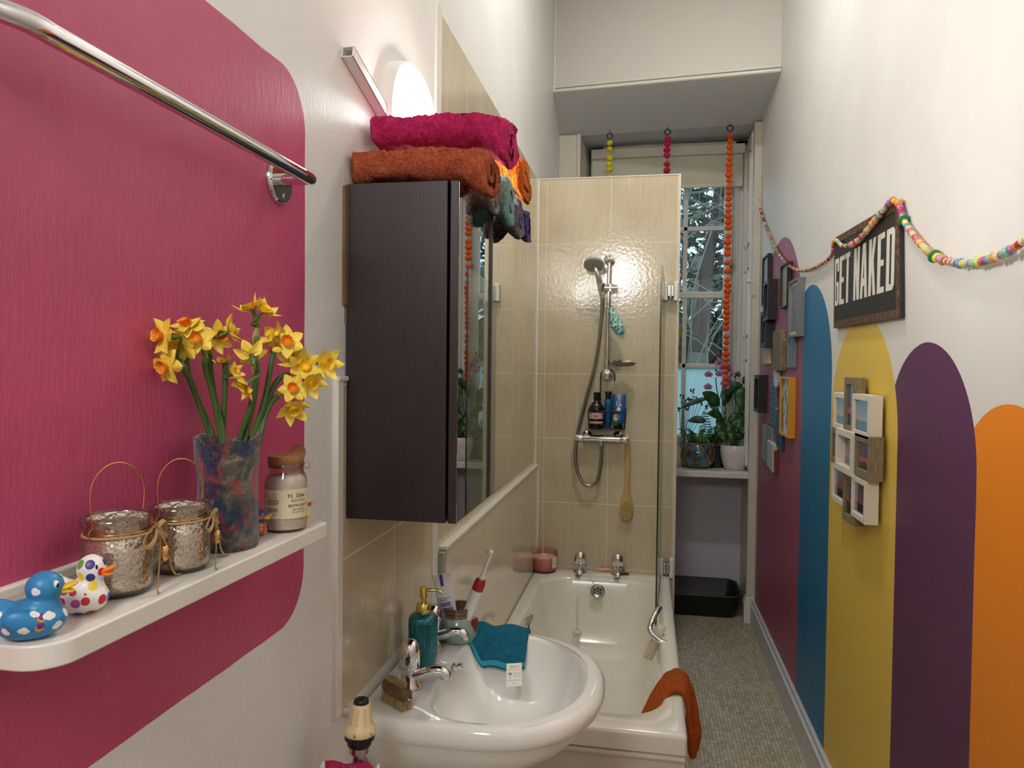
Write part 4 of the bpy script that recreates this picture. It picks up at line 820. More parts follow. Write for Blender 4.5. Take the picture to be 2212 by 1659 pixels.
for (x, y, z) in ((.009, -.0205, .014), (.010, -.0185, .0215), (-.024, -.0150, .014)): bows.append(((x, y, z), .0036))
c = blobs(t, co, bows, (226, 150, 40), c); c = blobs(t, co, [((p[0]+.0008, p[1], p[2]+.0016), r*.85) for p, r in bows], (110, 50, 120), c); c = blobs(t, co, spots, (238, 236, 230), c)
t.setp(color=c, rough=.4); M_duckb = t.m
t = NT('white duck with coloured spots'); co = t.coords(); d_ = t.voro(co, 78, rnd=.35); cc = t.voro(co, 78, 'Color', rnd=.35); sx_ = t.node('ShaderNodeSeparateColor'); t.put(sx_.inputs[0], cc)
pal = t.ramp(sx_.outputs[0], [(0, lin((206, 40, 42))), (.17, lin((62, 52, 130))), (.34, lin((30, 104, 196))), (.5, lin((98, 168, 84))), (.66, lin((180, 82, 160))), (.84, lin((240, 208, 60)))], 'CONSTANT')
t.setp(color=t.mix(t.math('LESS_THAN', d_, .40), lin((238, 234, 230)), pal), rough=.4); M_duckd = t.m
t = NT('patchwork duck with checks'); co = t.coords(); cc = t.voro(co, 120, 'Color', rnd=.3); dd2 = t.voro(co, 120, 'Distance', 'DISTANCE_TO_EDGE', rnd=.3); sx_ = t.node('ShaderNodeSeparateColor'); t.put(sx_.inputs[0], cc)
pal = t.ramp(sx_.outputs[0], [(0, lin((226, 120, 40))), (.25, lin((40, 60, 130))), (.5, lin((220, 204, 60))), (.65, lin((60, 110, 70))), (.85, lin((206, 90, 100)))], 'CONSTANT')
t.setp(color=t.mix(t.math('LESS_THAN', dd2, .07), pal, lin((24, 26, 60))), rough=.35); M_duckm = t.m
M_byel = mat('yellow beak', (236, 196, 40), .4); M_bor = mat('orange beak', (240, 130, 30), .4); M_ylw = mat('yellow duck', (238, 220, 60), .4)
duck('sky blue rubber duck with white clouds and rainbows at the near shelf end', (-.508, .526, SZ), .62, .058, M_duckb, M_byel)
dd_ = duck('white rubber duck with many coloured spots behind the blue cloud duck', (-.513, .588, SZ), .30, .050, M_duckd, M_bor, eyew=False); dd_.scale = (.050/.062, .050/.062, .92)
pw = duck('small dark patchwork rubber duck between the felt vase and the bath salts jar', (-.517, .897, SZ), .35, .038, M_duckm, M_byel)
MB().ball((.0105, 0, .0515), (.0150, .0145, .0080), 18, 8).build('cap', mat('blue cap', (44, 62, 140), .4), pw)
duck('plain yellow rubber duck with orange beak hidden behind the bath salts jar', (-.506, 1.001, SZ), .20, .037, M_ylw, mat('red orange beak', (236, 90, 36), .4))
# ---------------------------------------------------------------- lantern jars
t = NT('mercury glass'); co = t.coords(); v = t.voro(co, 300, rnd=1.0); n1 = t.noise(co, 60, 3)
spk = t.math('LESS_THAN', t.math('ADD', v, t.math('MULTIPLY', n1, .7)), .62)
t.setp(color=t.mix(spk, lin((236, 228, 214)), lin((176, 166, 150))), metal=.82, rough=t.math('ADD', t.math('MULTIPLY', spk, .16), .12), coat=.6); t.bump(t.voro(co, 240), .45, .0014); M_merc = t.m
M_jarg = paneglass('jar glass', (240, 236, 232), .5); M_twine = mat('tan leather cord', (176, 146, 92), .7)
def lantern(at, label, face, sc_, bow, h1):
    o = local('lantern_jar', label, 'lantern jar', at, 0, 'silver glass lantern jars on the shelf', sc_); o.rotation_euler = (0, 0, face)
    R = [(.030, 0), (.0345, .004), (.036, .012), (.036, .046), (.0345, .056), (.0315, .0645), (.0305, .069), (.0310, .0715), (.0350, .0740), (.0365, .0785), (.0350, .083), (.0325, .0845), (.0305, .083), (.0295, .0745), (.0290, .068)]
    MB().lathe(R, (0, 0, 0), 48, cap1=False).build('glass_jar', M_jarg, o)
    MB().lathe([(.0, .004), (.029, .004), (.0335, .008), (.0345, .014), (.0345, .046), (.0330, .055), (.0300, .0635), (.0290, .068), (.0288, .0745), (.0300, .0815)], (0, 0, 0), 48, cap1=False).build('silver_lining', M_merc, o)
    MB().torus((0, 0, .0675), .0318, .0009, seg=40).build('neck_wire', M_copper, o)
    P = [(-.0345, 0, .0655), (-.0375, .001, .0655), (-.0370, 0, .072), (-.0325, 0, .0755)]+[(-.0325-.0035*math.sin(PI*k/12), 0, .0755+.030*k/6) for k in range(1, 7)]+[(-.036*math.cos(PI*k/14), .003*math.sin(PI*k/14), .1055+h1*math.sin(PI*k/14)) for k in range(1, 14)]+[(.0325+.0035*math.sin(PI*k/12), 0, .0755+.030*k/6) for k in range(6, 0, -1)]+[(.0325, 0, .0755), (.0370, 0, .072), (.0375, .001, .0655), (.0345, 0, .0655)]
    MB().tube(spline(P, 3), .00085, 6).build('wire_handle', M_copper, o)
    # cord bow towards the room, pendant and tails
    b = MB(); kx, ky = math.cos(bow), math.sin(bow); C = lambda s_, d, z: Vector((kx*(.0345+d*1.2)-ky*s_*1.7, ky*(.0345+d*1.2)+kx*s_*1.7, max(.003, .0655+(z-.0655)*1.25))); fl2 = (1.7, .6)
    b.torus((0, 0, .0645), .0335, .0015, seg=40)
    b.tube(spline([C(0, .002, .066), C(-.012, .004, .0725), C(-.026, .000, .071), C(-.031, -.004, .063), C(-.024, -.001, .057), C(-.012, .003, .060), C(0, .003, .066)], 6), .0016, 6, flat=fl2)
    b.tube(spline([C(0, .002, .066), C(.008, .007, .070), C(.016, .008, .066), C(.017, .008, .056), C(.011, .009, .054), C(.002, .004, .065)], 6), .0016, 6, flat=fl2)
    b.tube(spline([C(0, .003, .066), C(-.006, .006, .055), C(-.012, .006, .036), C(-.016, .005, .016), C(-.015, .006, .008)], 6), .0013, 6, flat=fl2)
    b.tube(spline([C(0, .003, .066), C(.007, .007, .055), C(.015, .010, .042), C(.022, .012, .024), C(.024, .016, .006), C(.023, .020, .002)], 6), .0017, 6, flat=fl2)
    b.ball(C(0, .003, .066), .003, 10, 8); b.build('cord_bow', M_twine, o)
    MB().ball(C(.012, .0075, .040), (.0058, .0058, .0105), 20, 12).build('gold_pendant', mat('rose gold', (226, 176, 116), .12, 1.0), o)
    MB().tube([C(.004, .004, .064), C(.010, .007, .052)], .0006, 5).build('pendant_link', M_gold, o)
    return o
lantern((-.525, .650, SZ), 'nearer silver lantern jar with wire handle behind the spotted duck', 1.45, .94, .55-1.45, .034)
lantern((-.516, .738, SZ), 'farther silver lantern jar with wire handle beside the felt vase', 1.35, .88, .60-1.35, .036)
# ---------------------------------------------------------------- felt vase
t = NT('mottled wet felt'); co = t.coords(); n1 = t.noise(co, 30, 6, .7, dist=.6); n2 = t.noise(t.mapping(co, (1, 1, .55)), 32, 4, .6, 'Color', .6); sp = t.node('ShaderNodeSeparateColor'); t.put(sp.inputs[0], n2); fz = t.noise(co, 420, 3)
c = t.ramp(n1, [(.30, lin((36, 36, 40))), (.44, lin((60, 60, 60))), (.52, lin((92, 88, 78))), (.60, lin((134, 126, 106))), (.70, lin((176, 166, 140)))])
c = t.mix(t.ramp(sp.outputs[0], [(.54, (0, 0, 0, 1)), (.63, (1, 1, 1, 1))]), c, lin((26, 56, 92))); c = t.mix(t.ramp(sp.outputs[1], [(.53, (0, 0, 0, 1)), (.61, (1, 1, 1, 1))]), c, lin((156, 54, 58))); c = t.mix(t.ramp(sp.outputs[2], [(.56, (0, 0, 0, 1)), (.66, (1, 1, 1, 1))]), c, lin((44, 36, 78)))
t.setp(color=t.mix(t.math('MULTIPLY', fz, .5), c, t.mix(.5, c, lin((20, 20, 24)))), rough=1.0, sheen=.4, spec=.1); t.bump(t.math('ADD', fz, t.math('MULTIPLY', n1, 1.5)), .9, .003); M_felt = t.m
vc = Vector((-.521, .840, SZ)); vase = thing('felt_vase', vc, 'multicoloured felted wool vase full of daffodils on the shelf', 'vase')
rings = []
prof = [(.0, .002), (.036, 0), (.0385, .004), (.0378, .03), (.0358, .06), (.0356, .09), (.0385, .115), (.0405, .134), (.0405, .1385), (.0375, .1385), (.035, .125), (.033, .09), (.033, .02), (0, .016)]
b = MB()
for r, h in prof:
    ring = []
    for i in range(56):
        a = 2*PI*i/56; w = Vector((math.cos(a), math.sin(a), 0)); k = r*(1+.05*noise.noise(Vector((w.x*1.2, w.y*1.2, h*22)))+.02*noise.noise(Vector((w.x*5, w.y*5, h*90)))); ring.append(vc+w*k+Vector((0, 0, h+(.004*math.sin(2*a+1)+.0025*math.sin(5*a) if h > .12 else 0))))
    rings.append(ring)
b.loft(rings, cap1=False); b.jitter(.0016, 190, 3); b.build('vase_body', M_felt, vase)
# ---------------------------------------------------------------- daffodils
t = NT('daffodil petal yellow'); co = t.coords(); t.setp(color=t.ramp(t.noise(t.mapping(co, (80, 80, 80)), 3, 3), [(.3, lin((236, 202, 52))), (.7, lin((250, 228, 100)))]), rough=.55, sub=.0); M_petal = t.m
M_corona = mat('daffodil orange cup', (240, 150, 24), .5, var=(200, (226, 110, 10), .8)); M_coryel = mat('daffodil yellow cup', (242, 196, 30), .5); M_stem = mat('daffodil stem green', (84, 116, 56), .45, var=(30, (60, 92, 44), .8)); M_sheath = mat('papery sheath', (168, 150, 84), .7)
def petal(b, a, L, W, tilt, cup):
    ca, sa = math.cos(a), math.sin(a)
    def f(u, v):
        r = .0025+L*u; w = W*math.sin(PI*min(1, u*.86+.14)**1.15)**.8*(1-.35*u); s_ = (v-.5)*2*w
        z = tilt*L*u+cup*u*u*L+.12*W*(1-abs(v-.5)*2)-.0005+.25*W*math.sin(u*3+a*3)*(abs(v-.5)*2)**2
        return Vector((ca*r-sa*s_, sa*r+ca*s_, z))
    b.grid(f, 8, 6)
def bloom_mesh(cup, cor):
    b = MB()
    for i in range(6): petal(b, i*PI/3+.1*(i % 2), .0195, .0086, -.05+.10*(i % 2)+random.uniform(-.12, .12), cup+random.uniform(-.1, .1))
    bm_p = b; c_ = MB(); R = [(.0032, 0), (.0042, .003), (.0056, .0065), (.0072, .0085), (.0066, .0078), (.0048, .0035), (.001, .002)]
    rings = [[Vector((r*(1+.07*math.cos(9*a)*(h > .006))*math.cos(a), r*(1+.07*math.cos(9*a)*(h > .006))*math.sin(a), h)) for a in [2*PI*i/36 for i in range(36)]] for r, h in R]; c_.loft(rings, cap0=False); return bm_p, c_
def mesh_of(mb, name, m):
    o = mb.build(name, m, smooth=True); me = o.data; bpy.data.objects.remove(o); return me
kinds = []
for cup, m in ((.15, M_corona), (.55, M_coryel), (-.15, M_corona)):
    p_, c_ = bloom_mesh(cup, m); kinds.append((mesh_of(p_, 'petals', M_petal), mesh_of(c_, 'cup', m)))
def wall_depth(px, py): d = ray(px, py); return (XL-.0)/d.x if d.x < 0 else 9
DAF = [  # label, stem pixels (base to top), distance at base / top, blooms (px, py, facing (right, up, toward camera), kind, size)
 ('leftmost daffodil stem leaning out over the wire handled jars with two open flowers', [(457, 958), (432, 880), (412, 825), (392, 790)], .955, .90, [(351, 725, (-.5, .1, .8), 0, 1.10), (359, 790, (-.35, -.25, .85), 2, 1.12)], 10),
 ('daffodil stem second from the left carrying a wide trumpet flower', [(464, 956), (428, 865), (408, 815), (400, 765)], .955, .91, [(390, 748, (.05, -.25, .95), 1, 1.12), (400, 703, (-.2, .75, .4), 0, 1.0)], 9),
 ('daffodil stem third from the left with an orange centred flower facing the room', [(478, 953), (459, 850), (446, 805), (441, 770)], .955, .91, [(427, 730, (.0, .05, 1), 0, 1.08), (408, 705, (-.1, .6, .6), 2, .9)], 9),
 ('daffodil stem fourth from the left with two flowers turned to the window', [(484, 952), (462, 850), (455, 800), (453, 762)], .955, .93, [(470, 728, (.7, .1, .4), 0, 1.05), (497, 716, (.75, .35, -.2), 1, 1.0)], 9),
 ('short daffodil stem with two small half closed buds in the middle gap', [(482, 945), (484, 890), (486, 845), (487, 800)], .965, .95, [(483, 783, (-.1, .9, .3), 1, .66), (506, 803, (.7, .35, .3), 1, .60)], 6),
 ('tallest daffodil stem crowned by two upright flowers', [(527, 962), (549, 860), (556, 780), (553, 725)], .945, .93, [(545, 668, (-.25, .8, .2), 1, .98), (568, 672, (.55, .6, .1), 1, 1.0)], 11),
 ('daffodil stem with a nodding pale flower hanging at its left side', [(515, 962), (540, 880), (553, 820), (552, 790)], .94, .91, [(531, 831, (-.5, -.55, .5), 1, .92), (543, 768, (-.3, .45, -.6), 1, .95)], 8),
 ('daffodil stem right of the tallest with orange centred flowers near the wall edge', [(541, 962), (570, 870), (585, 790), (592, 755)], .945, .95, [(590, 728, (-.3, .55, .5), 1, .95), (621, 738, (.2, .15, .9), 0, 1.02), (602, 745, (.0, -.5, .6), 2, .85)], 9),
 ('daffodil stem leaning right toward the cabinet with the rightmost flower', [(549, 964), (574, 880), (597, 825), (625, 806)], .945, .975, [(703, 785, (.75, -.05, .45), 1, 1.08), (656, 792, (.35, .2, .7), 1, 1.02), (632, 778, (-.1, .5, .6), 1, .95)], 9),
 ('lowest daffodil stem at the right drooping over the bath salts jar', [(557, 964), (572, 905), (585, 872), (600, 855)], .945, .965, [(634, 838, (.1, .1, .9), 0, .95), (632, 880, (.35, -.6, .5), 1, 1.08), (671, 826, (.6, -.35, .4), 1, 1.0)], 8),
]
for label, st, d0, d1, bl, rad in DAF:
    n = len(st); P = [PD(x, y, min(d0+(d1-d0)*i/(n-1), wall_depth(x, y)-.025)) for i, (x, y) in enumerate(st)]
    q = vc+(P[0]-vc)*.55; q.z = SZ+.06; P = [q]+P
    o = thing('daffodil', P[1], label, 'daffodil', 'daffodils in the felt vase'); S = spline(P, 7)
    MB().tube(S, [.0036]*(len(S)-6)+[.0036, .0038, .004, .0042, .0040, .003], 10).build('stem', M_stem, o)
    top = P[-1]; e_ = (P[-1]-P[-2]).normalized()
    MB().tube(spline([top-e_*.012, top, top+e_*.010+RT*.002, top+e_*.018+RT*.005], 4), [.003, .0042, .0048, .005, .0048, .0042, .0038, .0032, .0026, .002, .0014, .0008, .0005], 8, flat=(1, .5)).build('sheath', M_sheath, o)
    for x, y, f, k, s_ in bl:
        c = PD(x, y, min(d1-.012, wall_depth(x, y)-.030)); fv = (RT*f[0]+UP*f[1]-FW*f[2]).normalized(); qn = Vector((0, 0, 1)).rotation_difference(fv)
        bk = c-fv*.013*s_; ped = MB(); T = spline([top-e_*.004, top+e_*.012, bk-fv*.010, bk, c-fv*.001], 5); ped.tube(T, [.0018]*(len(T)-9)+[.0019, .0024, .003, .0032, .0028, .0024, .0022, .0024, .0030], 8)
        fo = bpy.data.objects.new('flower', kinds[k][0].copy()); COL.objects.link(fo); fo.parent = o; fo.location = c-P[1]; fo.rotation_mode = 'QUATERNION'; fo.rotation_quaternion = qn @ Quaternion((0, 0, 1), random.uniform(0, 1)); fo.scale = (s_, s_, s_)
        co_ = bpy.data.objects.new('flower_cup', kinds[k][1]); COL.objects.link(co_); co_.parent = fo
        ped.build('flower_stalk', M_stem, o)
# ---------------------------------------------------------------- bath salts jar
s = Vector((-.497, .946, SZ)); js = thing('bath_salts_jar', s, 'cork stoppered glass jar of pale bath salts right of the felt vase', 'jar')
MB().lathe([(.026, 0), (.0285, .003), (.0290, .008), (.0290, .068), (.0275, .077), (.0240, .082), (.0235, .086), (.0235, .087), (.0255, .088), (.0255, .092), (.0245, .0935)], s, 44, cap1=False).build('glass_jar', M_jarg, js)
M_salt = mat('pinkish bath salt', (250, 242, 232), .8, var=(150, (222, 188, 176), .7), bump=(330, .8, .002)); MB().lathe([(0, .004), (.026, .004), (.0275, .008), (.0275, .066), (.025, .074), (.02, .077), (0, .078)], s, 36).build('bath_salt', M_salt, js)['kind'] = 'stuff'
M_cork = mat('cork', (168, 118, 70), .9, var=(240, (110, 70, 38), 1.0)); MB().lathe([(.0225, .088), (.0232, .0925), (.0245, .094), (.0245, .103), (.0235, .1045), (0, .1045)], s, 40).build('cork_lid', M_cork, js)
th0 = math.atan2(-(EYE-s).y, -(EYE-s).x)
def onjar(a, z, e=.0004): return s+Vector(((.0290+e)*math.sin(a), -(.0290+e)*math.cos(a), z))
aC = math.atan2((EYE-s).x, -((EYE-s).y)); MB().grid(lambda u, v: onjar(aC-1.9+3.4*u, .020+.040*v), 44, 2).build('paper_label', mat('kraft cream label', (214, 202, 170), .7), js)
b = MB(); J = lambda a0, z0: (lambda x, y: onjar(aC+a0+x/.029, z0+y, .0009)); a_ = .62
b.text('H.', .0085, J(a_-.40, .0515)); b.text('Glow', .0080, J(a_+.10, .0515), squeeze=.85); b.text('HIMALAYAN PINK', .0028, J(a_+.0, .0440)); b.text('BATH SALTS', .0055, J(a_+.02, .0378)); b.text('Pink Grapefruit', .0030, J(a_+.02, .0325)); b.text('& Sweet Orange', .0030, J(a_+.02, .0288))
b.grid(lambda u, v: J(a_-.05, .0465)(-.010+.022*u, .0003*v), 8, 1)
for z, w in ((.0455, .019), (.0435, .020), (.0415, .019), (.0395, .016), (.034, .017), (.032, .018), (.030, .017), (.025, .010)): b.grid(lambda u, v: J(-.62, z)(-w/2+w*u*.95, .0007*v), 8, 1)
for i in range(24):
    a0, a1 = 2*PI*i/24, 2*PI*(i+1)/24; b._add([J(-.55, .0515)(r*math.cos(a), r*math.sin(a)) for r, a in ((.0028, a0), (.0032, a0), (.0032, a1), (.0028, a1))], [(0, 1, 2, 3)])
b.text('H1', .006, J(-.98, .0515)); b.build('label_print', M_ink, js, smooth=False)
# glass loop and wooden scoop held in it
k = s+(RT*.0245-FW*.004)+Vector((0, 0, .091)); k.z = SZ+.0915; b = MB(); b.tube([k+RT*x_+Vector((0, 0, z_)) for x_, z_ in ((-.002, .003), (.0075, .004), (.010, .001), (.0095, -.003), (.006, -.004), (-.002, -.003))], .0019, 8); b.build('glass_loop', M_jarg, js)
sp_ = PD(640, 1040, 1.125); sc2 = thing('wooden_scoop', sp_, 'small round wooden scoop tucked behind the bath salts jar', 'scoop'); sp_top = PD(641, 977, 1.13)
rings = []; fn2 = (RT*.55-FW*.6+UP*.1).normalized(); qn = Vector((0, 0, 1)).rotation_difference(fn2)
MB().lathe([(0, -.004), (.009, -.0035), (.0125, .001), (.0130, .005), (.0118, .0045), (.008, -.0005), (0, -.001)], sp_top, 28, fn2).build('scoop_bowl', mat('brown wood', (150, 96, 56), .5), sc2); MB().tube([sp_top-UP*.009, sp_top-UP*.035, sp_top-UP*.060], .0042, 10).build('scoop_handle', bpy.data.materials['brown wood'], sc2)
# ================================================================== pictures on the raspberry arch (right wall)
def art(name, stops, scale=(1, 1, 1), nscale=6, det=4, rough=.35, coat=.0):
    t = NT(name); co = t.mapping(t.coords('Generated'), scale)
    t.setp(color=t.ramp(t.noise(co, nscale, det, .6, dist=.6), [(p, lin(c)) for p, c in stops]), rough=rough, coat=coat); return t.m
def picture(label, y0, y1, z0, z1, dep, bd, mf, ma, cat='picture frame', mount=None, lean=0.0, rec=.010, group=None, name='picture_frame'):
    """box frame on the right wall: mitred border, recessed picture"""
    o = thing(name, (XR, (y0+y1)/2, (z0+z1)/2), label, cat, group); x0 = XR-dep; cy, cz = (y0+y1)/2, (z0+z1)/2
    sh = lambda p: Vector((p[0], p[1]+lean*(p[2]-cz), p[2]-lean*(p[1]-cy)))
    def ring(x, i): return [sh((x, y0+i, z0+i)), sh((x, y1-i, z0+i)), sh((x, y1-i, z1-i)), sh((x, y0+i, z1-i))]
    MB().loft([ring(XR-.001, 0), ring(x0, 0), ring(x0, bd), ring(x0+rec, bd), ring(XR-.002, bd)], cap0=False, cap1=False).build('frame', mf, o, smooth=False, bevel=.0012)
    p = MB(); p._add(ring(x0+rec+.0005, bd*.98), [(0, 1, 2, 3)]); pic = p.build('picture', ma if mount is None else mount, o, smooth=False)
    if mount is not None:
        m = (bd+.016); p = MB(); p._add(ring(x0+rec-.0004, m), [(0, 1, 2, 3)]); p.build('print', ma, pic, smooth=False)
    return o
M_fblk = mat('black frame', (24, 24, 26), .4); M_fgrn = mat('dark green frame', (34, 46, 44), .45); M_fgry = mat('grey painted frame', (122, 122, 122), .5); M_fyel = mat('mustard yellow frame', (206, 146, 26), .45); M_mount = mat('ivory mount', (206, 202, 186), .6)
GP = 'pictures on the raspberry arch'
picture('tall black framed grey picture nearest the window at the top of the raspberry arch', 4.389, 4.60, 2.012, 2.301, .026, .010, M_fblk, art('grey misty photo', [(.3, (92, 98, 102)), (.7, (196, 204, 208))], (1, 2, 2), 3), group=GP, lean=.0)
picture('small deep black box frame overlapping the tall grey picture', 4.201, 4.365, 1.905, 2.130, .050, .022, M_fblk, art('dark photo', [(.3, (16, 16, 18)), (.7, (38, 38, 40))]), group=GP, lean=.03, rec=.03)
picture('black framed yellow green picture touched by the bead garland', 3.789, 3.985, 1.949, 2.171, .026, .010, M_fblk, art('yellow green photo', [(.3, (84, 92, 40)), (.55, (140, 140, 70)), (.75, (196, 190, 130))], (1, 3, 1), 4), group=GP)
picture('large grey frame with ivory mount nearest the blue arch', 3.487, 3.700, 1.787, 2.055, .034, .011, M_fgry, art('slate photo', [(.3, (70, 74, 84)), (.7, (128, 128, 136))], (1, 1, 3), 4), mount=M_mount, group=GP)
picture('dark green black box frame below the tall grey picture', 4.306, 4.510, 1.762, 1.971, .042, .026, M_fgrn, art('deep green print', [(.3, (26, 44, 40)), (.7, (46, 66, 58))]), group=GP, rec=.02)
picture('black box frame beside the window casing at mid height', 4.476, 4.66, 1.378, 1.600, .050, .024, M_fblk, art('charcoal print', [(.3, (20, 20, 20)), (.7, (60, 58, 50))]), group=GP, rec=.025)
picture('mustard yellow frame with black and white print', 3.644, 3.878, 1.307, 1.599, .034, .012, M_fyel, art('black and white leaf print', [(.40, (38, 42, 34)), (.47, (150, 150, 140)), (.55, (214, 212, 200))], (1, 2, 1.4), 3, 1.5), group=GP)
picture('silver edged blue hanging picture half behind the large grey frame', 3.639, 3.810, 1.645, 1.829, .016, .010, mat('silver grey edge', (126, 132, 138), .4, .4), art('blue sea picture', [(.3, (52, 84, 120)), (.5, (96, 132, 160)), (.7, (150, 160, 150))], (1, 1, 2), 4), group=GP)
def plaque(name, label, poly, dep, m, cat='plaque', x=XR, round_=.0015, cord=None, extra=None):
    yc = sum(p[0] for p in poly)/len(poly); zc = sum(p[1] for p in poly)/len(poly)
    o = thing(name, (x, yc, zc), label, cat, GP); MB().prism(poly, lambda y, z: Vector((x-.001, y, z)), lambda y, z: Vector((x-dep, y, z))).build('board', m, o, smooth=False, bevel=round_)
    if cord: (y0, z0), (y1, z1), (yt, zt) = cord; MB().tube([(x-dep*.7, y0, z0), (x-.006, yt, zt), (x-dep*.7, y1, z1)], .0022, 6).build('hanging_cord', M_twine, o); MB().lathe([(.004, 0), (.004, .006), (.006, .007), (0, .009)], (x, yt, zt), 10, (-1, 0, 0)).build('nail', M_steel, o)
    return o
rect = lambda y0, y1, z0, z1, s=0.0: [(y0, z0-s), (y1, z0+s), (y1, z1+s), (y0, z1-s)]
plaque('wood_plaque', 'weathered driftwood plaque in the middle of the raspberry arch', [(3.885, 1.628), (3.89, 1.70), (3.88, 1.78), (3.90, 1.836), (4.01, 1.842), (4.125, 1.838), (4.139, 1.77), (4.125, 1.70), (4.13, 1.64), (4.02, 1.622)], .032, M_wood, round_=.006)
plaque('cream_block', 'small cream wooden block under the dark green box frame', rect(4.353, 4.54, 1.666, 1.771), .022, mat('cream wood', (196, 180, 140), .6))
o = plaque('white_plank', 'white narrow rounded plank hanging behind the driftwood plaque', [(4.10+.066*math.cos(a), 1.585+.05*math.sin(a)) for a in [PI+i*PI/10 for i in range(11)]]+[(4.166, 1.76), (4.034, 1.76)], .018, mat('chalk white wood', (218, 214, 206), .6), round_=.003)
M_blpl = mat('worn blue metal', (88, 106, 132), .45, var=(40, (66, 84, 112), .8)); o = plaque('blue_sign', 'long faded blue hanging sign with rows of writing left of the yellow frame', rect(4.110, 4.308, 1.324, 1.615), .012, M_blpl, cat='sign', cord=((4.15, 1.612), (4.27, 1.612), (4.21, 1.70)))
b = MB()
for i in range(9): z = 1.585-.029*i; b.box((XR-.0128, 4.13, z), (XR-.0118, 4.29-.02*(i % 3), z+.006))
b.build('painted_writing', mat('faded navy writing', (52, 64, 90), .6), o, smooth=False)
o = plaque('teal_plaque', 'dark teal hanging plaque below the yellow frame with tan cord', rect(3.911, 4.08, 1.219, 1.416, .006), .012, mat('dark teal wood', (22, 84, 92), .5, var=(14, (16, 62, 72), .8)), cord=((3.93, 1.418), (4.06, 1.412), (3.985, 1.555)))
b = MB(); b.ball((XR-.014, 4.062, 1.425), .007, 8, 6); b.ball((XR-.014, 3.93, 1.425), .007, 8, 6); b.build('cord_knot', M_twine, o)
t = NT('pale landscape canvas'); g = t.xyz(t.coords('Generated')); t.setp(color=t.mix(t.math('GREATER_THAN', g[1], .55), lin((122, 142, 144)), t.ramp(t.noise(t.coords(), 18, 4), [(.3, lin((128, 134, 126))), (.7, lin((172, 172, 160)))])), rough=.7)
plaque('canvas_picture', 'pale grey green canvas low on the raspberry arch by the window', rect(4.215, 4.560, 1.098, 1.307, .0), .014, t.m, cat='canvas', round_=.001)
o = plaque('white_card', 'small white edged card overlapping the pale canvas, lowest picture on the arch', [(4.088, 1.080), (4.269, 1.096), (4.275, 1.240), (4.094, 1.226)], .028, mat('white card', (206, 200, 194), .6, var=(120, (150, 140, 136), .8)), cat='card'); MB().box((XR-.020, 4.07, 1.07), (XR-.001, 4.10, 1.20)).build('red_edge', mat('brick red wood', (110, 46, 36), .6), o, smooth=False)
o = plaque('paper_note', 'white paper note with black writing beside the window casing', rect(4.53, 4.70, 1.872, 2.02), .003, mat('note paper', (216, 210, 204), .7), cat='note', round_=0)
b = MB()
for i in range(6): b.box((XR-.0036, 4.59, 1.89+.021*i), (XR-.0030, 4.635, 1.897+.021*i))
b.build('writing', M_ink, o, smooth=False)
# ================================================================== GET NAKED sign
sg = thing('wooden_sign', (XR, 2.6, 1.96), 'black wooden sign reading GET NAKED above the yellow arch', 'sign')
SC = [PX(1803, 515, .686), PX(1942, 433, .686), PX(1944, 686, .686), PX(1802, 709, .686)]  # far-top, near-top, near-bottom, far-bottom
def sgp(u, v, x): # u 0 far .. 1 near, v 0 bottom .. 1 top
    tp_ = SC[0].lerp(SC[1], u); bt = SC[3].lerp(SC[2], u); p = bt.lerp(tp_, v); return Vector((x, p.y, p.z))
t = NT('chalky black board'); co = t.coords(); t.setp(color=t.ramp(t.noise(co, 40, 4, .7), [(.35, lin((30, 30, 30))), (.66, lin((42, 42, 41))), (.78, lin((86, 84, 80)))]), rough=.55)
R_ = lambda u0, u1, v0, v1, x: [sgp(u0, v0, x), sgp(u1, v0, x), sgp(u1, v1, x), sgp(u0, v1, x)]
MB().loft([R_(0, 1, 0, 1, XR-.001), R_(0, 1, 0, 1, .686)]).build('board', t.m, sg, smooth=False, bevel=.002)
t = NT('worn brown border'); co = t.coords(); t.setp(color=t.ramp(t.noise(t.mapping(co, (30, 30, 30)), 2, 5, .7), [(.32, lin((44, 36, 30))), (.5, lin((86, 64, 44))), (.72, lin((138, 114, 84)))]), rough=.7)
b = MB(); bu, bv = .036, .075
for r in ((0, 1, 0, bv), (0, 1, 1-bv, 1), (0, bu*.5, bv, 1-bv), (1-bu, 1, bv, 1-bv)): b.loft([R_(*r, .6862), R_(*r, .684)])
b.build('border', t.m, sg, smooth=False)
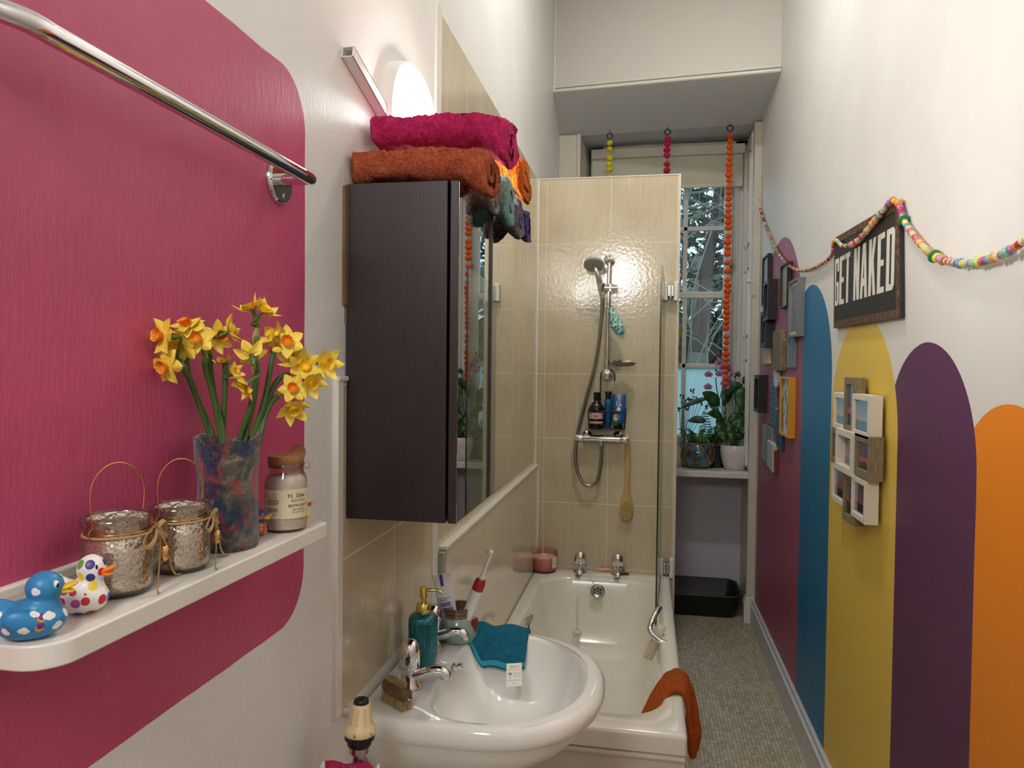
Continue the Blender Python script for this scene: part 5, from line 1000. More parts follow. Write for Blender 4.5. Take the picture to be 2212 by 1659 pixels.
LT = {'G': [[(0, .06), (.12, 0), (.85, 0), (1, .06), (1, .5), (.5, .5), (.5, .42), (.66, .42), (.66, .10), (.36, .10), (.36, .90), (.66, .90), (.66, .72), (1, .72), (1, .94), (.85, 1), (.12, 1), (0, .94)]],
      'E': [[(0, 0), (1, 0), (1, .10), (.42, .10), (.42, .45), (.88, .45), (.88, .55), (.42, .55), (.42, .90), (1, .90), (1, 1), (0, 1)]],
      'T': [[(.30, 0), (.72, 0), (.72, .90), (1.05, .90), (1.05, 1), (-.05, 1), (-.05, .90), (.30, .90)]],
      'N': [[(0, 0), (.34, 0), (.34, .62), (.62, 0), (1, 0), (1, 1), (.66, 1), (.66, .40), (.40, 1), (0, 1)]],
      'A': [[(0, 0), (.32, 0), (.37, .22), (.62, .22), (.67, 0), (1, 0), (.70, 1), (.30, 1)], ],
      'K': [[(0, 0), (.36, 0), (.36, .32), (.46, .46), (.66, 0), (1.02, 0), (.68, .62), (1, 1), (.64, 1), (.36, .62), (.36, 1), (0, 1)]],
      'D': [[(0, 0), (.80, 0), (1, .07), (1, .93), (.80, 1), (0, 1), (0, .5), (.36, .5), (.36, .90), (.64, .90), (.64, .10), (.36, .10), (.36, .5), (0, .5)]]}
t = NT('distressed white paint'); t.setp(color=t.ramp(t.noise(t.coords(), 70, 4, .7), [(.26, lin((120, 116, 108))), (.36, lin((226, 222, 210)))]), rough=.6)
b = MB(); tt, tb2 = [], []
for ch, a0, a1 in (('G', 118, 165), ('E', 175, 225), ('T', 237, 283), ('N', 330, 390), ('A', 403, 478), ('K', 495, 568), ('E', 590, 664), ('D', 688, 775)):
    px0, px1 = 1780+a0/5.12, 1780+a1/5.12
    tz = lambda px: float(np.interp(px, (1807, 1924), (PX(1807, 560, .6855).z, PX(1924, 493, .6855).z))); bz_ = lambda px: float(np.interp(px, (1808, 1924), (PX(1808, 660, .6855).z, PX(1924, 627, .6855).z)))
    def lp(x, y, xx): px = px0+(px1-px0)*x; yy = PX(px, 590, .6855).y; return Vector((xx, yy, bz_(px)+(tz(px)-bz_(px))*y))
    for poly in LT[ch]: b.prism(poly, lambda x, y: lp(x, y, .6862), lambda x, y: lp(x, y, .6848))
    if ch == 'A': pass
b.build('lettering', t.m, sg, smooth=False)
b = MB(); px0, px1 = 1780+403/5.12, 1780+478/5.12
MB_A = [(.43, .36), (.57, .36), (.51, .72), (.49, .72)]
def lpA(x, y, xx): px = px0+(px1-px0)*x; return Vector((xx, PX(px, 590, .6855).y, bz_(px)+(tz(px)-bz_(px))*y))
b.prism(MB_A, lambda x, y: lpA(x, y, .6852), lambda x, y: lpA(x, y, .6846)); b.build('letter_counter', mat('board black', (32, 32, 32), .55), sg, smooth=False)
# ================================================================== bead garland
gl = thing('bead_garland', PX(1930, 434, .672), 'string of colourful wooden beads draped from the window casing over the black sign', 'garland')
pts = [PY(1641, 447, 4.835)]
for x, y, xx in ((1648, 470, .690), (1660, 502, .689), (1680, 545, .688), (1700, 570, .687), (1722, 583, .686), (1747, 583, .686), (1772, 572, .686), (1796, 553, .686), (1801, 523, .680), (1808, 520, .674), (1818, 530, .673), (1830, 531, .673), (1846, 526, .673), (1863, 511, .673), (1881, 489, .673), (1897, 468, .673), (1912, 450, .673), (1922, 438, .674), (1933, 434, .676), (1942, 440, .683), (1948, 463, .685), (1957, 484, .685), (1972, 506, .685), (1990, 528, .685), (2012, 549, .684), (2040, 563, .683), (2075, 569, .682), (2110, 567, .681), (2150, 556, .679), (2185, 539, .677), (2215, 518, .675), (2250, 490, .673)): pts.append(PX(x, y, xx))
S = spline(pts, 24); L = [0]
for i in range(1, len(S)): L.append(L[-1]+(S[i]-S[i-1]).length)
MB().tube(S[::6], .0012, 5).build('cord', M_twine, gl)
hk = PY(1640, 432, 4.842); b = MB(); b.tube(spline([hk+Vector((0, 0, .012)), hk+Vector((0, -.012, .006)), hk+Vector((0, -.014, -.006)), hk+Vector((0, -.006, -.012))], 5), .0015, 6); b.tube([hk+Vector((0, -.008, -.010)), pts[0]], .0012, 5); b.build('hook', M_steel, gl)
cols = {'c': (226, 206, 160), 'y': (236, 206, 80), 'o': (232, 140, 60), 'r': (198, 50, 70), 'p': (206, 120, 170), 'g': (40, 130, 74), 't': (140, 196, 170), 'b': (80, 160, 200), 'n': (40, 50, 110), 'v': (160, 110, 170), 'w': (190, 140, 90), 'd': (60, 44, 34), 's': (216, 120, 110)}
M_bead = {k: mat('bead '+k, v, .3, coat=.3) for k, v in cols.items()}
bme = {}
for nm, prof in (('round', [(.0025, -.0078), (.006, -.006), (.0085, 0), (.006, .006), (.0025, .0078)]), ('drum', [(.003, -.0055), (.0068, -.0045), (.0072, 0), (.0068, .0045), (.003, .0055)]), ('disc', [(.004, -.0055), (.0125, -.004), (.0145, 0), (.0125, .004), (.004, .0055)]), ('big', [(.003, -.0095), (.0085, -.0065), (.0108, 0), (.0085, .0065), (.003, .0095)])):
    for k in cols:
        o = MB().lathe(prof, (0, 0, 0), 16).build('bead', M_bead[k]); bme[nm, k] = o.data; bpy.data.objects.remove(o)
rng = random.Random(3); far = 'wcdrwcogswcdwrcbwwd'; near = 'cyoptgyrcbstvyworpt'; beads = []; s_ = L[-1]-.002; k = 0
marks = [(PX(1950, 478, .685), 'disc', 'g'), (PX(2018, 552, .684), 'disc', 'g'), (PX(1798, 551, .686), 'disc', 'g'), (PX(1926, 437, .675), 'big', 'b'), (PX(1937, 435, .68), 'big', 'o'), (PX(1806, 515, .675), 'big', 'o'), (PX(1890, 472, .673), 'big', 'o'), (PX(1904, 457, .673), 'round', 'r'), (PX(1862, 512, .673), 'big', 'r'), (PX(1850, 522, .673), 'big', 'r'), (PX(2110, 567, .681), 'big', 't'), (PX(2068, 568, .682), 'round', 'r'), (PX(2130, 562, .680), 'round', 'r'), (PX(2145, 555, .679), 'big', 'o'), (PX(1982, 517, .685), 'round', 'o'), (PX(1830, 531, .673), 'round', 'o'), (PX(1822, 530, .673), 'disc', 'g')]
used = set()
while s_ > .01:
    i = int(np.searchsorted(L, s_)); i = min(max(i, 1), len(L)-1); p = S[i-1].lerp(S[i], (s_-L[i-1])/max(1e-6, L[i]-L[i-1])); d = (S[i]-S[i-1]).normalized()
    sh_, kc = rng.choice(['round', 'drum', 'drum', 'round', 'drum', 'big' if p.y < 2.95 else 'drum']), rng.choice(near if p.y < 2.98 else far)
    for j, (mp, ms, mk_) in enumerate(marks):
        if j not in used and (mp-p).length < .012: sh_, kc = ms, mk_; used.add(j); break
    w = {'round': .0142, 'drum': .0112, 'disc': .0125, 'big': .0175}[sh_]; beads.append((p, d, sh_, kc)); s_ -= w if p.y < 3.0 else w*1.0
rest = MB()
for i, (p, d, sh_, kc) in enumerate(beads):
    q = Vector((0, 0, 1)).rotation_difference(d)
    if i < 100:
        o = bpy.data.objects.new('bead', bme[sh_, kc]); COL.objects.link(o); o.parent = gl; o.location = p-ORG[gl.name]; o.rotation_mode = 'QUATERNION'; o.rotation_quaternion = q; o.scale = (1.15, 1.15, 1.05)
    else:
        n0 = len(rest.bm.faces); rest.lathe([(.0025, -.0065), (.006, -.005), (.0078, 0), (.006, .005), (.0025, .0065)], p, 12, d); rest.bm.faces.ensure_lookup_table()
        for f in rest.bm.faces[n0:]: f.material_index = sorted(cols).index(kc)
o = rest.build('small_beads', [M_bead[k] for k in sorted(cols)], gl); o['kind'] = 'stuff'; o['label'] = 'run of small brown and cream beads toward the window'
# ================================================================== collage of nine photo frames
cg = thing('collage_frame', (XR, 2.55, 1.37), 'cluster of nine joined photo frames, white and grey wood, on the yellow arch', 'photo frame')
t = NT('grey oak grain'); co = t.coords(); t.setp(color=t.ramp(t.noise(t.mapping(co, (120, 120, 9)), 3, 4, .65), [(.3, lin((98, 84, 64))), (.7, lin((164, 148, 120)))]), rough=.7); M_oak = t.m
M_fwh = mat('cream white frame', (232, 228, 214), .4)
def sunset(name, stops):
    t = NT(name); g = t.xyz(t.coords('Generated')); n_ = t.noise(t.coords(), 40, 3)
    t.setp(color=t.ramp(t.math('ADD', g[2], t.math('MULTIPLY', t.math('SUBTRACT', n_, .5), .16)), [(p, lin(c)) for p, c in stops]), rough=.12, coat=.5); return t.m
A = sunset('blue dusk photo', [(.05, (60, 74, 84)), (.30, (52, 72, 80)), (.36, (196, 140, 124)), (.60, (132, 134, 152)), (1, (112, 122, 148))]); B_ = sunset('orange dusk photo', [(.05, (40, 36, 44)), (.30, (46, 40, 48)), (.38, (186, 92, 70)), (.55, (122, 100, 120)), (1, (110, 110, 124))]); D_ = sunset('violet dusk photo', [(.05, (44, 40, 56)), (.25, (60, 60, 70)), (.32, (200, 120, 90)), (.5, (120, 90, 110)), (1, (84, 100, 160))])
for lab, y0, y1, z0, z1, w_, m_, dep, pm, rec in (('top grey wood frame', 2.496, 2.624, 1.430, 1.613, .024, M_oak, .030, D_, .008), ('upper far white frame', 2.618, 2.778, 1.430, 1.557, .018, M_fwh, .026, A, .008), ('upper near white frame', 2.318, 2.500, 1.430, 1.562, .018, M_fwh, .036, A, .008),
    ('far grey wood frame', 2.672, 2.801, 1.303, 1.432, .022, M_oak, .026, D_, .008), ('central white frame', 2.468, 2.676, 1.296, 1.438, .022, M_fwh, .042, D_, .028), ('near grey wood frame', 2.300, 2.462, 1.308, 1.440, .024, M_oak, .036, D_, .008),
    ('lower far white frame', 2.606, 2.782, 1.173, 1.306, .018, M_fwh, .026, B_, .008), ('bottom grey wood frame', 2.482, 2.612, 1.136, 1.302, .024, M_oak, .030, B_, .008), ('lower near white frame', 2.336, 2.490, 1.172, 1.304, .018, M_fwh, .036, B_, .008)):
    x0 = XR-.012-dep; rg = lambda x, i: [Vector((x, y0+i, z0+i)), Vector((x, y1-i, z0+i)), Vector((x, y1-i, z1-i)), Vector((x, y0+i, z1-i))]
    f = MB().loft([rg(XR-.010, 0), rg(x0, 0), rg(x0, w_), rg(x0+rec, w_), rg(XR-.011, w_)], cap0=False, cap1=False).build('frame', m_, cg, smooth=False, bevel=.0012); f['label'] = lab
    p = MB(); p._add(rg(x0+rec-.0002, w_*.98), [(0, 1, 2, 3)]); p.build('photo', pm, f, smooth=False)
MB().box((XR-.014, 2.36, 1.20), (XR-.001, 2.74, 1.55)).build('back_plate', M_oak, cg, smooth=False)

# ================================================================== window bay: pompom garlands, plants, litter tray
def pompoms(label, px, py0, py1, y, m, cat='garland', top=3.20):
    q0 = PY(px, py0, y); n0 = q0+Vector((0, 0, .0)); o = thing('pompom_garland', q0, label, cat, 'pompom garlands hanging in the window bay')
    r0 = .020; zc = q0.z; MB().torus((q0.x, y, zc), .018, .0038, (0, -1, 0), 24, 8).build('ring', M_black, o)
    x1 = PY(px, py1, y); zb = x1.z; MB().tube([(q0.x, y, zc-.015), (q0.x, y, zb)], .0015, 5).build('cord', m, o)
    if pm_mesh.get(m.name) is None:
        b = MB(); b.ball((0, 0, 0), (.0215, .0215, .0175), 18, 12)
        for v in b.bm.verts: v.co *= 1+.20*noise.noise(v.co*130)
        w = b.build('pompom', m); pm_mesh[m.name] = w.data; bpy.data.objects.remove(w)
    z = zc-.046; rg = random.Random(px); k = 0
    while z > zb+.01:
        c = bpy.data.objects.new('pompom', pm_mesh[m.name]); COL.objects.link(c); c.parent = o; c.location = (rg.uniform(-.003, .003), rg.uniform(-.003, .003), z-q0.z); s_ = rg.uniform(.84, 1.12); c.scale = (s_, s_, s_*rg.uniform(.9, 1.1)); c.rotation_euler = (rg.uniform(-.4, .4), rg.uniform(-.4, .4), rg.uniform(0, 6))
        z -= rg.uniform(.033, .040)+(.020 if rg.random() < .10 else 0)
    MB().cyl((q0.x, y, zc+.018), (q0.x, y, top), .0015, seg=6).build('screw_eye', M_black, o)
pm_mesh = {}
pompoms('yellow pompom garland at the left of the window bay ceiling', 1317, 294, 520, 4.85, mat('yellow wool', (226, 206, 30), .95, bump=(300, .8, .003)))
pompoms('crimson pompom garland in the middle of the window bay ceiling', 1442, 285, 510, 4.85, mat('crimson wool', (192, 14, 74), .95, bump=(300, .8, .003)))
pompoms('long orange pompom garland hanging to the flowers on the sill', 1577, 277, 836, 4.85, mat('orange wool', (236, 92, 24), .95, bump=(300, .8, .003)))
M_leaf = mat('dark glossy leaf', (40, 82, 30), .34, var=(5, (26, 60, 22), .5)); M_leafg = mat('silver striped leaf', (96, 116, 110), .4, var=(40, (44, 70, 60), .9)); M_leafb = mat('mid green leaf', (58, 104, 40), .45)
def leaf(b, p0, p1, w, droop=.0, fold=.25, n=10, side=None, mid=None):
    p0, p1 = Vector(p0), Vector(p1); d = p1-p0; L_ = d.length; sd = side if side is not None else d.cross(FW).normalized(); up = sd.cross(d).normalized(); c_ = mid or Vector((0, 0, 1))
    def f(u, v):
        ww = w*(math.sin(PI*min(1, u**.82)))**.85*(v-.5)*2 if 0 < u < 1 else 0
        return p0+d*u+sd*ww+up*(abs(ww)*fold)+c_*(droop*4*u*(1-u))+up*.004*math.sin(u*14+v*2)
    b.grid(f, n, 6)
YP = 5.03
pq = PY(1587, 1012, YP); pq.z = .966
pl_ = thing('peace_lily', pq, 'large dark leaved peace lily in a white pot at the right of the windowsill', 'potted plant')
MB().lathe([(.055, 0), (.066, .004), (.085, .05), (.096, .11), (.098, .160), (.096, .163), (.091, .160), (.089, .145), (.088, .14)], pq, 48, cap1=False).build('pot', mat('white ceramic pot', (226, 216, 214), .3, coat=.2), pl_)
MB().lathe([(0, .138), (.05, .142), (.0895, .138)], pq, 32, cap0=False, cap1=False).build('soil', mat('dark potting soil', (40, 30, 24), .95, bump=(120, .8, .006)), pl_)
base = pq+Vector((0, 0, .14))
for tip, w, st_, yo in (((1517, 847), .040, (1556, 878), .02), ((1604, 893), .058, (1606, 836), -.03), ((1572, 853), .036, (1604, 830), .0), ((1606, 930), .055, (1580, 893), -.05), ((1571, 958), .046, (1549, 916), -.05), ((1527, 893), .030, (1562, 903), -.02), ((1561, 880), .036, (1580, 840), .03), ((1596, 880), .034, (1612, 850), .05), ((1610, 936), .030, (1590, 952), -.04), ((1553, 960), .036, (1580, 925), -.02), ((1586, 960), .032, (1574, 920), -.06), ((1616, 872), .030, (1606, 900), .04), ((1560, 935), .034, (1556, 900), .05), ((1618, 818), .022, (1604, 830), .02), ((1600, 812), .018, (1588, 812), .04)):
    a, c = PY(*st_, YP+yo), PY(*tip, YP+yo-.03); b = MB(); leaf(b, a, c, w, .015); o = b.build('leaf', M_leaf, pl_, solid=.0012)
    m_ = base.lerp(a, .5)+Vector((0, 0, .03)); MB().tube(spline([base+Vector((random.uniform(-.03, .03), random.uniform(-.03, .03), 0)), m_, a], 6), .0026, 6).build('leaf_stem', M_leafb, o)
# orchid
oq = PY(1548, 1008, 5.10); oq.z = .966; oc = thing('orchid', oq, 'lilac pink orchid in a dark green pot behind the white pot', 'potted plant')
MB().lathe([(.044, 0), (.047, .004), (.060, .13), (.062, .135), (.058, .135), (.055, .12), (0, .118)], oq, 36).build('pot', mat('dark green plastic pot', (22, 44, 38), .4), oc)
M_orch = mat('lilac pink petal', (210, 156, 206), .5, var=(40, (170, 84, 160), .6)); M_lip = mat('magenta lip', (140, 20, 84), .5); M_dst = mat('dark orchid stem', (44, 40, 42), .5)
s0 = oq+Vector((0, 0, .12)); st1 = [s0, PY(1549, 915, 5.08), PY(1553, 870, 5.06), PY(1548, 838, 5.05), PY(1546, 815, 5.04)]; st2 = [s0+Vector((.01, 0, 0)), PY(1566, 900, 5.08), PY(1566, 850, 5.05), PY(1570, 815, 5.04), PY(1561, 778, 5.04), PY(1552, 768, 5.04)]
for s_ in (st1, st2, [PY(1553, 868, 5.06), PY(1562, 838, 5.05), PY(1578, 812, 5.04), PY(1590, 808, 5.04)]): MB().tube(spline(s_, 6), .0032, 8).build('flower_stem', M_dst, oc)
for x, y, s_, yo in ((1531, 809, .85, 0), (1530, 836, .9, 0), (1554, 783, 1.0, 0), (1574, 797, 1.0, .01), (1555, 808, .9, .02), (1567, 828, 1.0, -.01), (1577, 826, .85, .02), (1562, 795, .7, .03)):
    c = PY(x, y, 5.03+yo); f_ = (EYE-c).normalized(); f_ = (f_+Vector((random.uniform(-.5, .3), 0, random.uniform(-.2, .2)))).normalized(); rx = f_.cross(Vector((0, 0, 1))).normalized(); uz = rx.cross(f_)
    b = MB()
    for a, w, l in ((0, .021, .030), (PI, .021, .030), (PI/2, .012, .028), (PI*1.22, .011, .027), (PI*1.78, .011, .027)): d = rx*math.cos(a)+uz*math.sin(a); leaf(b, c, c+d*l*s_*1.15+f_*.004, w*s_, 0, .12, 8, side=d.cross(f_).normalized(), mid=f_*.3)
    o = b.build('flower', M_orch, oc); b = MB(); b.ball(c+f_*.006-uz*.006*s_, (.007*s_, .006*s_, .008*s_), 10, 8); b.build('flower_lip', M_lip, o)
b = MB()
for x, y in ((1548, 769), (1556, 766), (1590, 808), (1596, 812), (1588, 814), (1547, 800)): b.ball(PY(x, y, 5.03), (.007, .007, .009), 8, 6)
b.build('bud', mat('dark bud', (52, 44, 44), .6), oc)
for a, c in (((1549, 958), (1530, 948)), ((1550, 960), (1556, 925))): b = MB(); leaf(b, PY(*a, 5.09), PY(*c, 5.06), .03, .02); b.build('leaf', M_leaf, oc, solid=.002)
# fern in a netted glass bowl
fq = PY(1507, 1006, 5.04); fq.z = .966; fe = thing('potted_fern', fq, 'bright green fern in a round blue glass bowl wrapped in rope net', 'potted plant')
R = [(.05, 0), (.075, .008), (.100, .04), (.110, .085), (.104, .130), (.088, .160), (.080, .172), (.083, .178), (.076, .178), (.074, .17)]
t = NT('teal bowl glass'); z = t.xyz(t.coords())[0]; t.setp(color=t.ramp(t.noise(t.coords(), 14, 2), [(.4, lin((60, 48, 42))), (.52, lin((66, 60, 56))), (.6, lin((60, 126, 144)))]), rough=.08, coat=1.0); MB().lathe(R, fq, 48, cap1=False).build('bowl', t.m, fe)
M_rope = mat('jute rope', (150, 126, 88), .9, bump=(200, .8, .003)); b = MB(); rr_ = lambda h: float(np.interp(h, [p[1] for p in R[:8]], [p[0] for p in R[:8]]))
for k in range(9):
    for sgn in (-1, 1): b.tube([fq+Vector(((rr_(h)+.002)*math.cos(a), (rr_(h)+.002)*math.sin(a), h)) for h, a in [(.01+.155*i/14, 2*PI*k/9+sgn*.75*i/14) for i in range(15)]], .0014, 5)
b.torus(fq+Vector((0, 0, .165)), .087, .0045, seg=40); b.tube([fq+Vector(((rr_(h)+.005)*math.cos(a), (rr_(h)+.005)*math.sin(a), h)) for h, a in [(.168*math.sin(PI*i/24)**.7 if 0 < i < 24 else .0, -2.75+1.9*i/24) for i in range(25)]], .0042, 7)
b.tube([fq+Vector(((rr_(h)+.005)*math.cos(-2.9), (rr_(h)+.005)*math.sin(-2.9), h)) for h in [.168*i/14 for i in range(15)]], .0045, 7); b.build('rope_net', M_rope, fe)
MB().lathe([(0, .150), (.08, .155)], fq, 24, cap0=False, cap1=False).build('soil', bpy.data.materials['dark potting soil'], fe)
M_fern = mat('fern green', (84, 142, 52), .55, var=(30, (44, 96, 34), .8)); rg = random.Random(11)
for i in range(34):
    a = rg.uniform(0, 2*PI); l = rg.uniform(.08, .15); r = rg.uniform(.05, .115); p0 = fq+Vector((.045*math.cos(a), .045*math.sin(a), .155)); ps = spline([p0, p0+Vector((math.cos(a)*r*.5, math.sin(a)*r*.5, l*.7)), p0+Vector((math.cos(a)*r*1.0, math.sin(a)*r*1.0, l*.85 if i % 3 else l*.3))], 8); b = MB(); b.tube(ps, .0010, 4)
    for j in range(2, len(ps)-1):
        d = (ps[j+1]-ps[j]).normalized(); sd = d.cross(Vector((0, 0, 1))).normalized(); w = .022*(1-(j/len(ps))**1.6)+.003
        for s_ in (-1, 1):
            t1 = ps[j]+sd*s_*w+d*.007; b._add([ps[j]-d*.0026, t1, ps[j]+d*.0032], [(0, 1, 2)]); b._add([ps[j].lerp(t1, .3)-d*.003, ps[j].lerp(t1, .7)+Vector((0, 0, .004)), ps[j].lerp(t1, .3)+d*.004], [(0, 1, 2)])
    b.build('frond', M_fern, fe, smooth=False)
ps = spline([PY(1530, 950, 5.00), PY(1527, 920, 5.0), PY(1522, 890, 5.0)], 12); b = MB(); b.tube(ps, .0014, 5)
for j in range(1, len(ps)-1, 2):
    w = .036*math.sin(PI*(.25+.7*j/len(ps))); 
    for s_ in (-1, 1): leaf(b, ps[j], ps[j]+Vector((s_*w, -.005, .006)), .0045, 0, .1, 4)
b.build('frond', mat('dark fern green', (30, 74, 34), .5), fe)
# striped prayer-plant leaves and flowering stems in the half hidden white pot
kq = PY(1462, 1008, 5.12); kq.z = .966; kp = thing('flowering_plant', kq, 'slender budding plant in a white pot half hidden behind the tiled wall edge', 'potted plant')
MB().lathe([(.05, 0), (.06, .004), (.082, .05), (.092, .125), (.094, .130), (.088, .130), (.085, .11), (0, .108)], kq, 40).build('pot', bpy.data.materials['white ceramic pot'], kp)
kb = kq+Vector((.02, -.02, .11)); M_bud = mat('green brown bud', (78, 84, 44), .6); rg = random.Random(5)
for x, y in ((1477, 868), (1473, 858), (1490, 862), (1497, 845), (1502, 862), (1508, 868), (1515, 872), (1483, 885), (1467, 885), (1525, 880)):
    tp2 = PY(x, y, 5.09); s_ = MB().tube(spline([kb+Vector((rg.uniform(-.02, .05), rg.uniform(-.02, .02), 0)), kb.lerp(tp2, .5)+Vector((.01, 0, 0)), tp2], 6), .0016, 5).build('flower_stem', mat('dark green stem', (40, 62, 36), .5) if 'dark green stem' not in bpy.data.materials else bpy.data.materials['dark green stem'], kp)
    b = MB()
    for k in range(5): b.ball(tp2+Vector((rg.uniform(-.014, .014), rg.uniform(-.012, .012), rg.uniform(-.010, .014))), (.006, .006, .008), 8, 6)
    b.build('bud_cluster', M_bud, s_)
b = MB(); b.ball(PY(1489, 863, 5.07), (.012, .01, .010), 10, 8); b.build('red_bud', mat('dark red bud', (112, 36, 52), .5), kp)
for a, c, w in (((1470, 882), (1542, 858), .017), ((1527, 910), (1484, 910), .026), ((1530, 868), (1552, 893), .022)):
    b = MB(); leaf(b, PY(*a, 5.06), PY(*c, 5.04), w, .012, .3, 14); b.build('striped_leaf', M_leafg, kp, solid=.001)
# hanging striped pod by the tile edge
hq = PY(1466, 722, 5.05); ho = thing('hanging_pod', hq, 'small yellow green striped leaf pod hanging at the edge of the tiled wall', 'leaf'); t = NT('striped leaf'); w_ = t.node('ShaderNodeTexWave', bands_direction='X'); t.put(w_.inputs[0], t.coords()); w_.inputs['Scale'].default_value = 60; t.setp(color=t.ramp(w_.outputs['Fac'], [(.3, lin((70, 90, 40))), (.7, lin((176, 176, 90)))]), rough=.5)
MB().lathe([(.001, -.085), (.010, -.05), (.022, .0), (.028, .035), (.020, .055), (.002, .06)], hq, 20, sq=(1, .5)).build('pod', t.m, ho); MB().tube(spline([hq+Vector((0, 0, .058)), hq+Vector((.005, 0, .10)), hq+Vector((-.03, .0, .16)), hq+Vector((-.10, 0, .19))], 6), .0014, 5).build('pod_stem', M_dst, ho)
# litter tray
lt = thing('litter_tray', (.27, 5.05, 0), 'black plastic litter tray on the floor below the windowsill', 'litter tray'); M_tray = mat('black tray plastic', (22, 23, 24), .5)
def lr(i, z, dx=0): return [Vector((.268+p[0], 5.055+p[1], z+(.03*max(0, (p[1]/.17))*.5 if z > .1 else 0))) for p in rrect(.735-2*i, .365-2*i, .075-min(i, .05)*.5, 8)]
MB().loft([lr(.045, .001), lr(.035, .012), lr(.012, .128), lr(.0, .136), lr(-.004, .148), lr(.0, .154), lr(.014, .152), lr(.020, .135), lr(.050, .02), lr(.06, .014)], cap1=True).build('tray_body', M_tray, lt)

# ================================================================== garden beyond the window
M_bark = mat('garden bark', (84, 72, 60), .9, var=(12, (44, 38, 34), .9), bump=(20, .8, .03)); M_pale = mat('pale lichen twig', (116, 114, 100), .8)
def tree(name, label, pts, r0, r1, nb, seed, m=M_bark, spread=1.2):
    rg = random.Random(seed); P = spline(pts, 8); o = thing(name, pts[0], label, 'tree', 'trees beyond the window'); MB().tube(P, [r0+(r1-r0)*i/(len(P)-1) for i in range(len(P))], 10).jitter(.02, 5, seed).build('trunk', m, o)
    b = MB()
    for i in range(nb):
        p = P[rg.randrange(len(P)//4, len(P))]; d = Vector((rg.uniform(-1, 1), rg.uniform(-.5, .5), rg.uniform(-.2, 1))).normalized(); l = rg.uniform(.5, spread); q = p; L_ = [p]; 
        for k in range(5): d = (d+Vector((rg.uniform(-.35, .35), rg.uniform(-.2, .2), rg.uniform(-.35, .2)))).normalized(); q = q+d*l/5; L_.append(q)
        b.tube(L_, [.018, .014, .011, .008, .006, .003], 5)
        for k in range(3):
            e = (d+Vector((rg.uniform(-1, 1), 0, rg.uniform(-1, 1)))).normalized(); s_ = L_[rg.randrange(1, 5)]; b.tube([s_, s_+e*l*.2+Vector((0, 0, -.03)), s_+e*l*.4+Vector((0, 0, -.12))], [.006, .004, .002], 4)
    b.build('branches', M_pale if seed % 2 else m, o); return o
tree('tree', 'slim dark leaning tree trunk seen in the upper window panes', [PY(1505, 760, 9.5), PY(1522, 640, 9.5), PY(1530, 560, 9.5), PY(1545, 480, 9.5), PY(1556, 400, 9.5), PY(1566, 330, 9.6)], .10, .06, 26, 2)
tree('tree', 'broad pale tree trunk behind the lower clear window panes', [PY(1505, 900, 11.5), PY(1507, 780, 11.5), PY(1512, 700, 11.5), PY(1514, 630, 11.5), PY(1510, 560, 11.6)], .17, .12, 10, 5, mat('pale bark', (132, 124, 104), .9, var=(6, (78, 76, 64), .9), bump=(14, .8, .04)))
tree('tree', 'small twiggy tree at the left of the window view', [PY(1440, 800, 8.6), PY(1460, 650, 8.6), PY(1475, 560, 8.6), PY(1482, 450, 8.6), PY(1500, 380, 8.6)], .03, .012, 24, 9, spread=1.0)
t = NT('hedge foliage'); co = t.coords(); t.setp(color=t.ramp(t.noise(co, 3.5, 4), [(.3, lin((34, 52, 34))), (.55, lin((74, 96, 62))), (.75, lin((120, 140, 96)))]), rough=.6); rg = random.Random(21); b = MB()
for i in range(9000):
    c = Vector((rg.uniform(-2.5, 3.6), rg.gauss(13.2, .7), rg.uniform(-.4, 5.6))); 
    if rg.random() < (c.z-3.0)*.25: continue
    d = Vector((rg.uniform(-1, 1), rg.uniform(-1, 1), rg.uniform(-1, .4))).normalized(); e = d.cross(Vector((rg.random(), rg.random(), rg.random()))).normalized(); s_ = rg.uniform(.05, .15); b._add([c-d*s_*1.4, c+e*s_*.5, c+d*s_*1.4, c-e*s_*.5], [(0, 1, 2, 3)])
o = b.build('hedge_foliage', t.m, smooth=False, at=(0, 13.2, 0)); tag(o, 'mixed green garden foliage beyond the window', 'foliage'); o['kind'] = 'stuff'
b = MB(); rg = random.Random(4)
for i in range(12):
    x0 = rg.uniform(.1, 1.5); z0 = rg.uniform(-.3, 1.2); b.tube(spline([(x0, 7.6+rg.uniform(-.4, .6), z0), (x0+rg.uniform(-.3, .3), 7.8, z0+rg.uniform(.6, 1.2)), (x0+rg.uniform(-.6, .6), 7.9, z0+rg.uniform(1.0, 2.2)), (x0+rg.uniform(-.9, .9), 8.0, z0+rg.uniform(.6, 2.0))], 6), .006, 5)
o = b.build('bramble_stems', M_pale, at=(.7, 7.8, 0)); tag(o, 'tangle of bare pale bramble stems outside the window', 'stems'); o['kind'] = 'stuff'
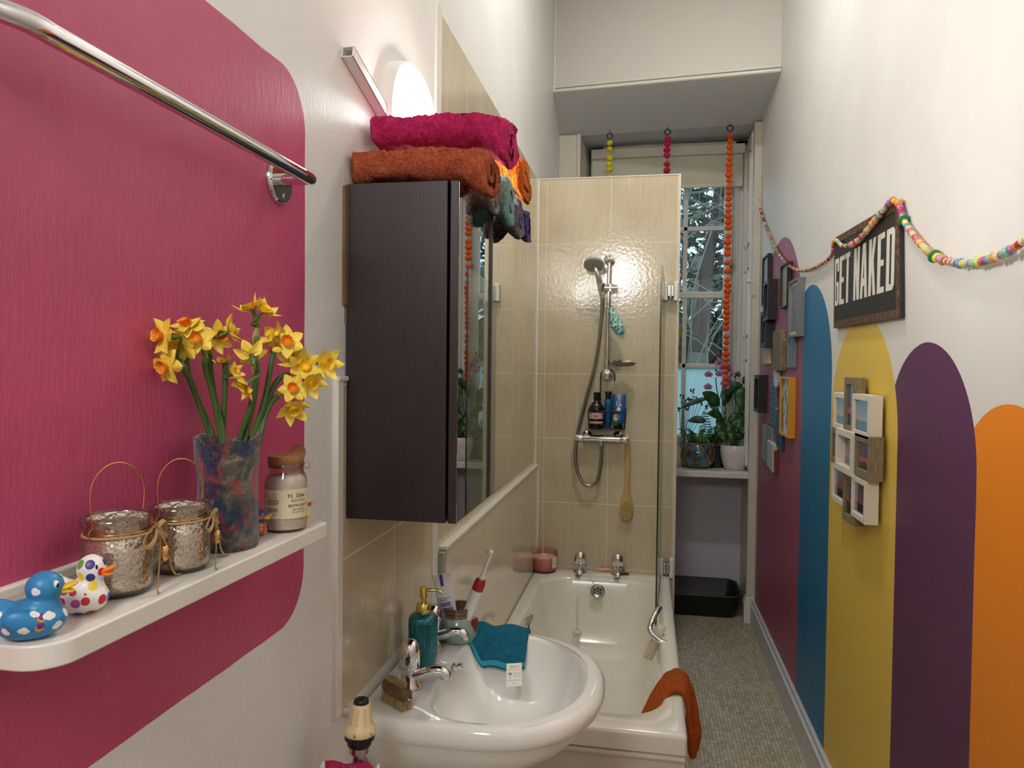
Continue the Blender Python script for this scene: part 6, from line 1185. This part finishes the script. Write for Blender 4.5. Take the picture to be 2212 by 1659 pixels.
struct(MB().box((-12, 5.6, -1.2), (12, 24, -1.0)).build('ground_garden', mat('garden soil and grass', (84, 84, 58), .95, var=(2, (60, 66, 42), .9)), smooth=False))
struct(MB().box((-9, 15.2, -1), (9, 15.4, 2.6)).build('garden_wall_far', mat('grey garden stone', (112, 110, 100), .9, var=(3, (72, 74, 66), .9)), smooth=False))
# ================================================================== light
sc_ = bpy.context.scene
w = bpy.data.worlds.new('overcast sky'); sc_.world = w; w.use_nodes = True; nt = w.node_tree; bg = nt.nodes['Background']
bg.inputs[0].default_value = (.62, .80, 1.0, 1); bg.inputs[1].default_value = SKY
def area(name, loc, target, size, power, col, sx=None):
    l = bpy.data.lights.new(name, 'AREA'); l.energy = power; l.color = col; l.size = size; l.shape = 'RECTANGLE' if sx else 'DISK'
    if sx: l.size_y = sx
    o = bpy.data.objects.new(name, l); COL.objects.link(o); o.location = loc; o.rotation_euler = (Vector(target)-Vector(loc)).to_track_quat('-Z', 'Y').to_euler(); return o
area('ceiling_light', (.05, 2.7, 3.9), (.05, 2.7, 0), .22, CEIL, (1, .98, .95))
area('daylight_fill', (.25, 6.4, 4.6), (.2, 4.6, .9), 1.6, DAY_FILL, (.74, .87, 1.0))  # added panel outside above the window, tops up the sky on sill and plants
area('rear_fill_light', (-.34, -.9, 2.7), (-.05, 2.0, 1.1), .55, REAR_FILL, (1, .98, .96))  # added fill behind the camera, placed so its reflection brightens the shower tiles
o = area('window_portal', (.12, 5.30, 2.1), (.12, 0, 2.1), .95, 1, (1, 1, 1), 2.1); o.data.cycles.is_portal = True
sc_.view_settings.view_transform = 'Standard'; sc_.view_settings.look = 'None'; sc_.view_settings.exposure = EXPO; sc_.view_settings.gamma = 1.0
sc_.cycles.max_bounces = 10; sc_.cycles.transmission_bounces = 8; sc_.cycles.transparent_max_bounces = 12; sc_.cycles.glossy_bounces = 5; sc_.cycles.diffuse_bounces = 5; sc_.cycles.caustics_refractive = False; sc_.cycles.caustics_reflective = False; sc_.cycles.sample_clamp_indirect = 6
sc_.cycles.use_denoising = True
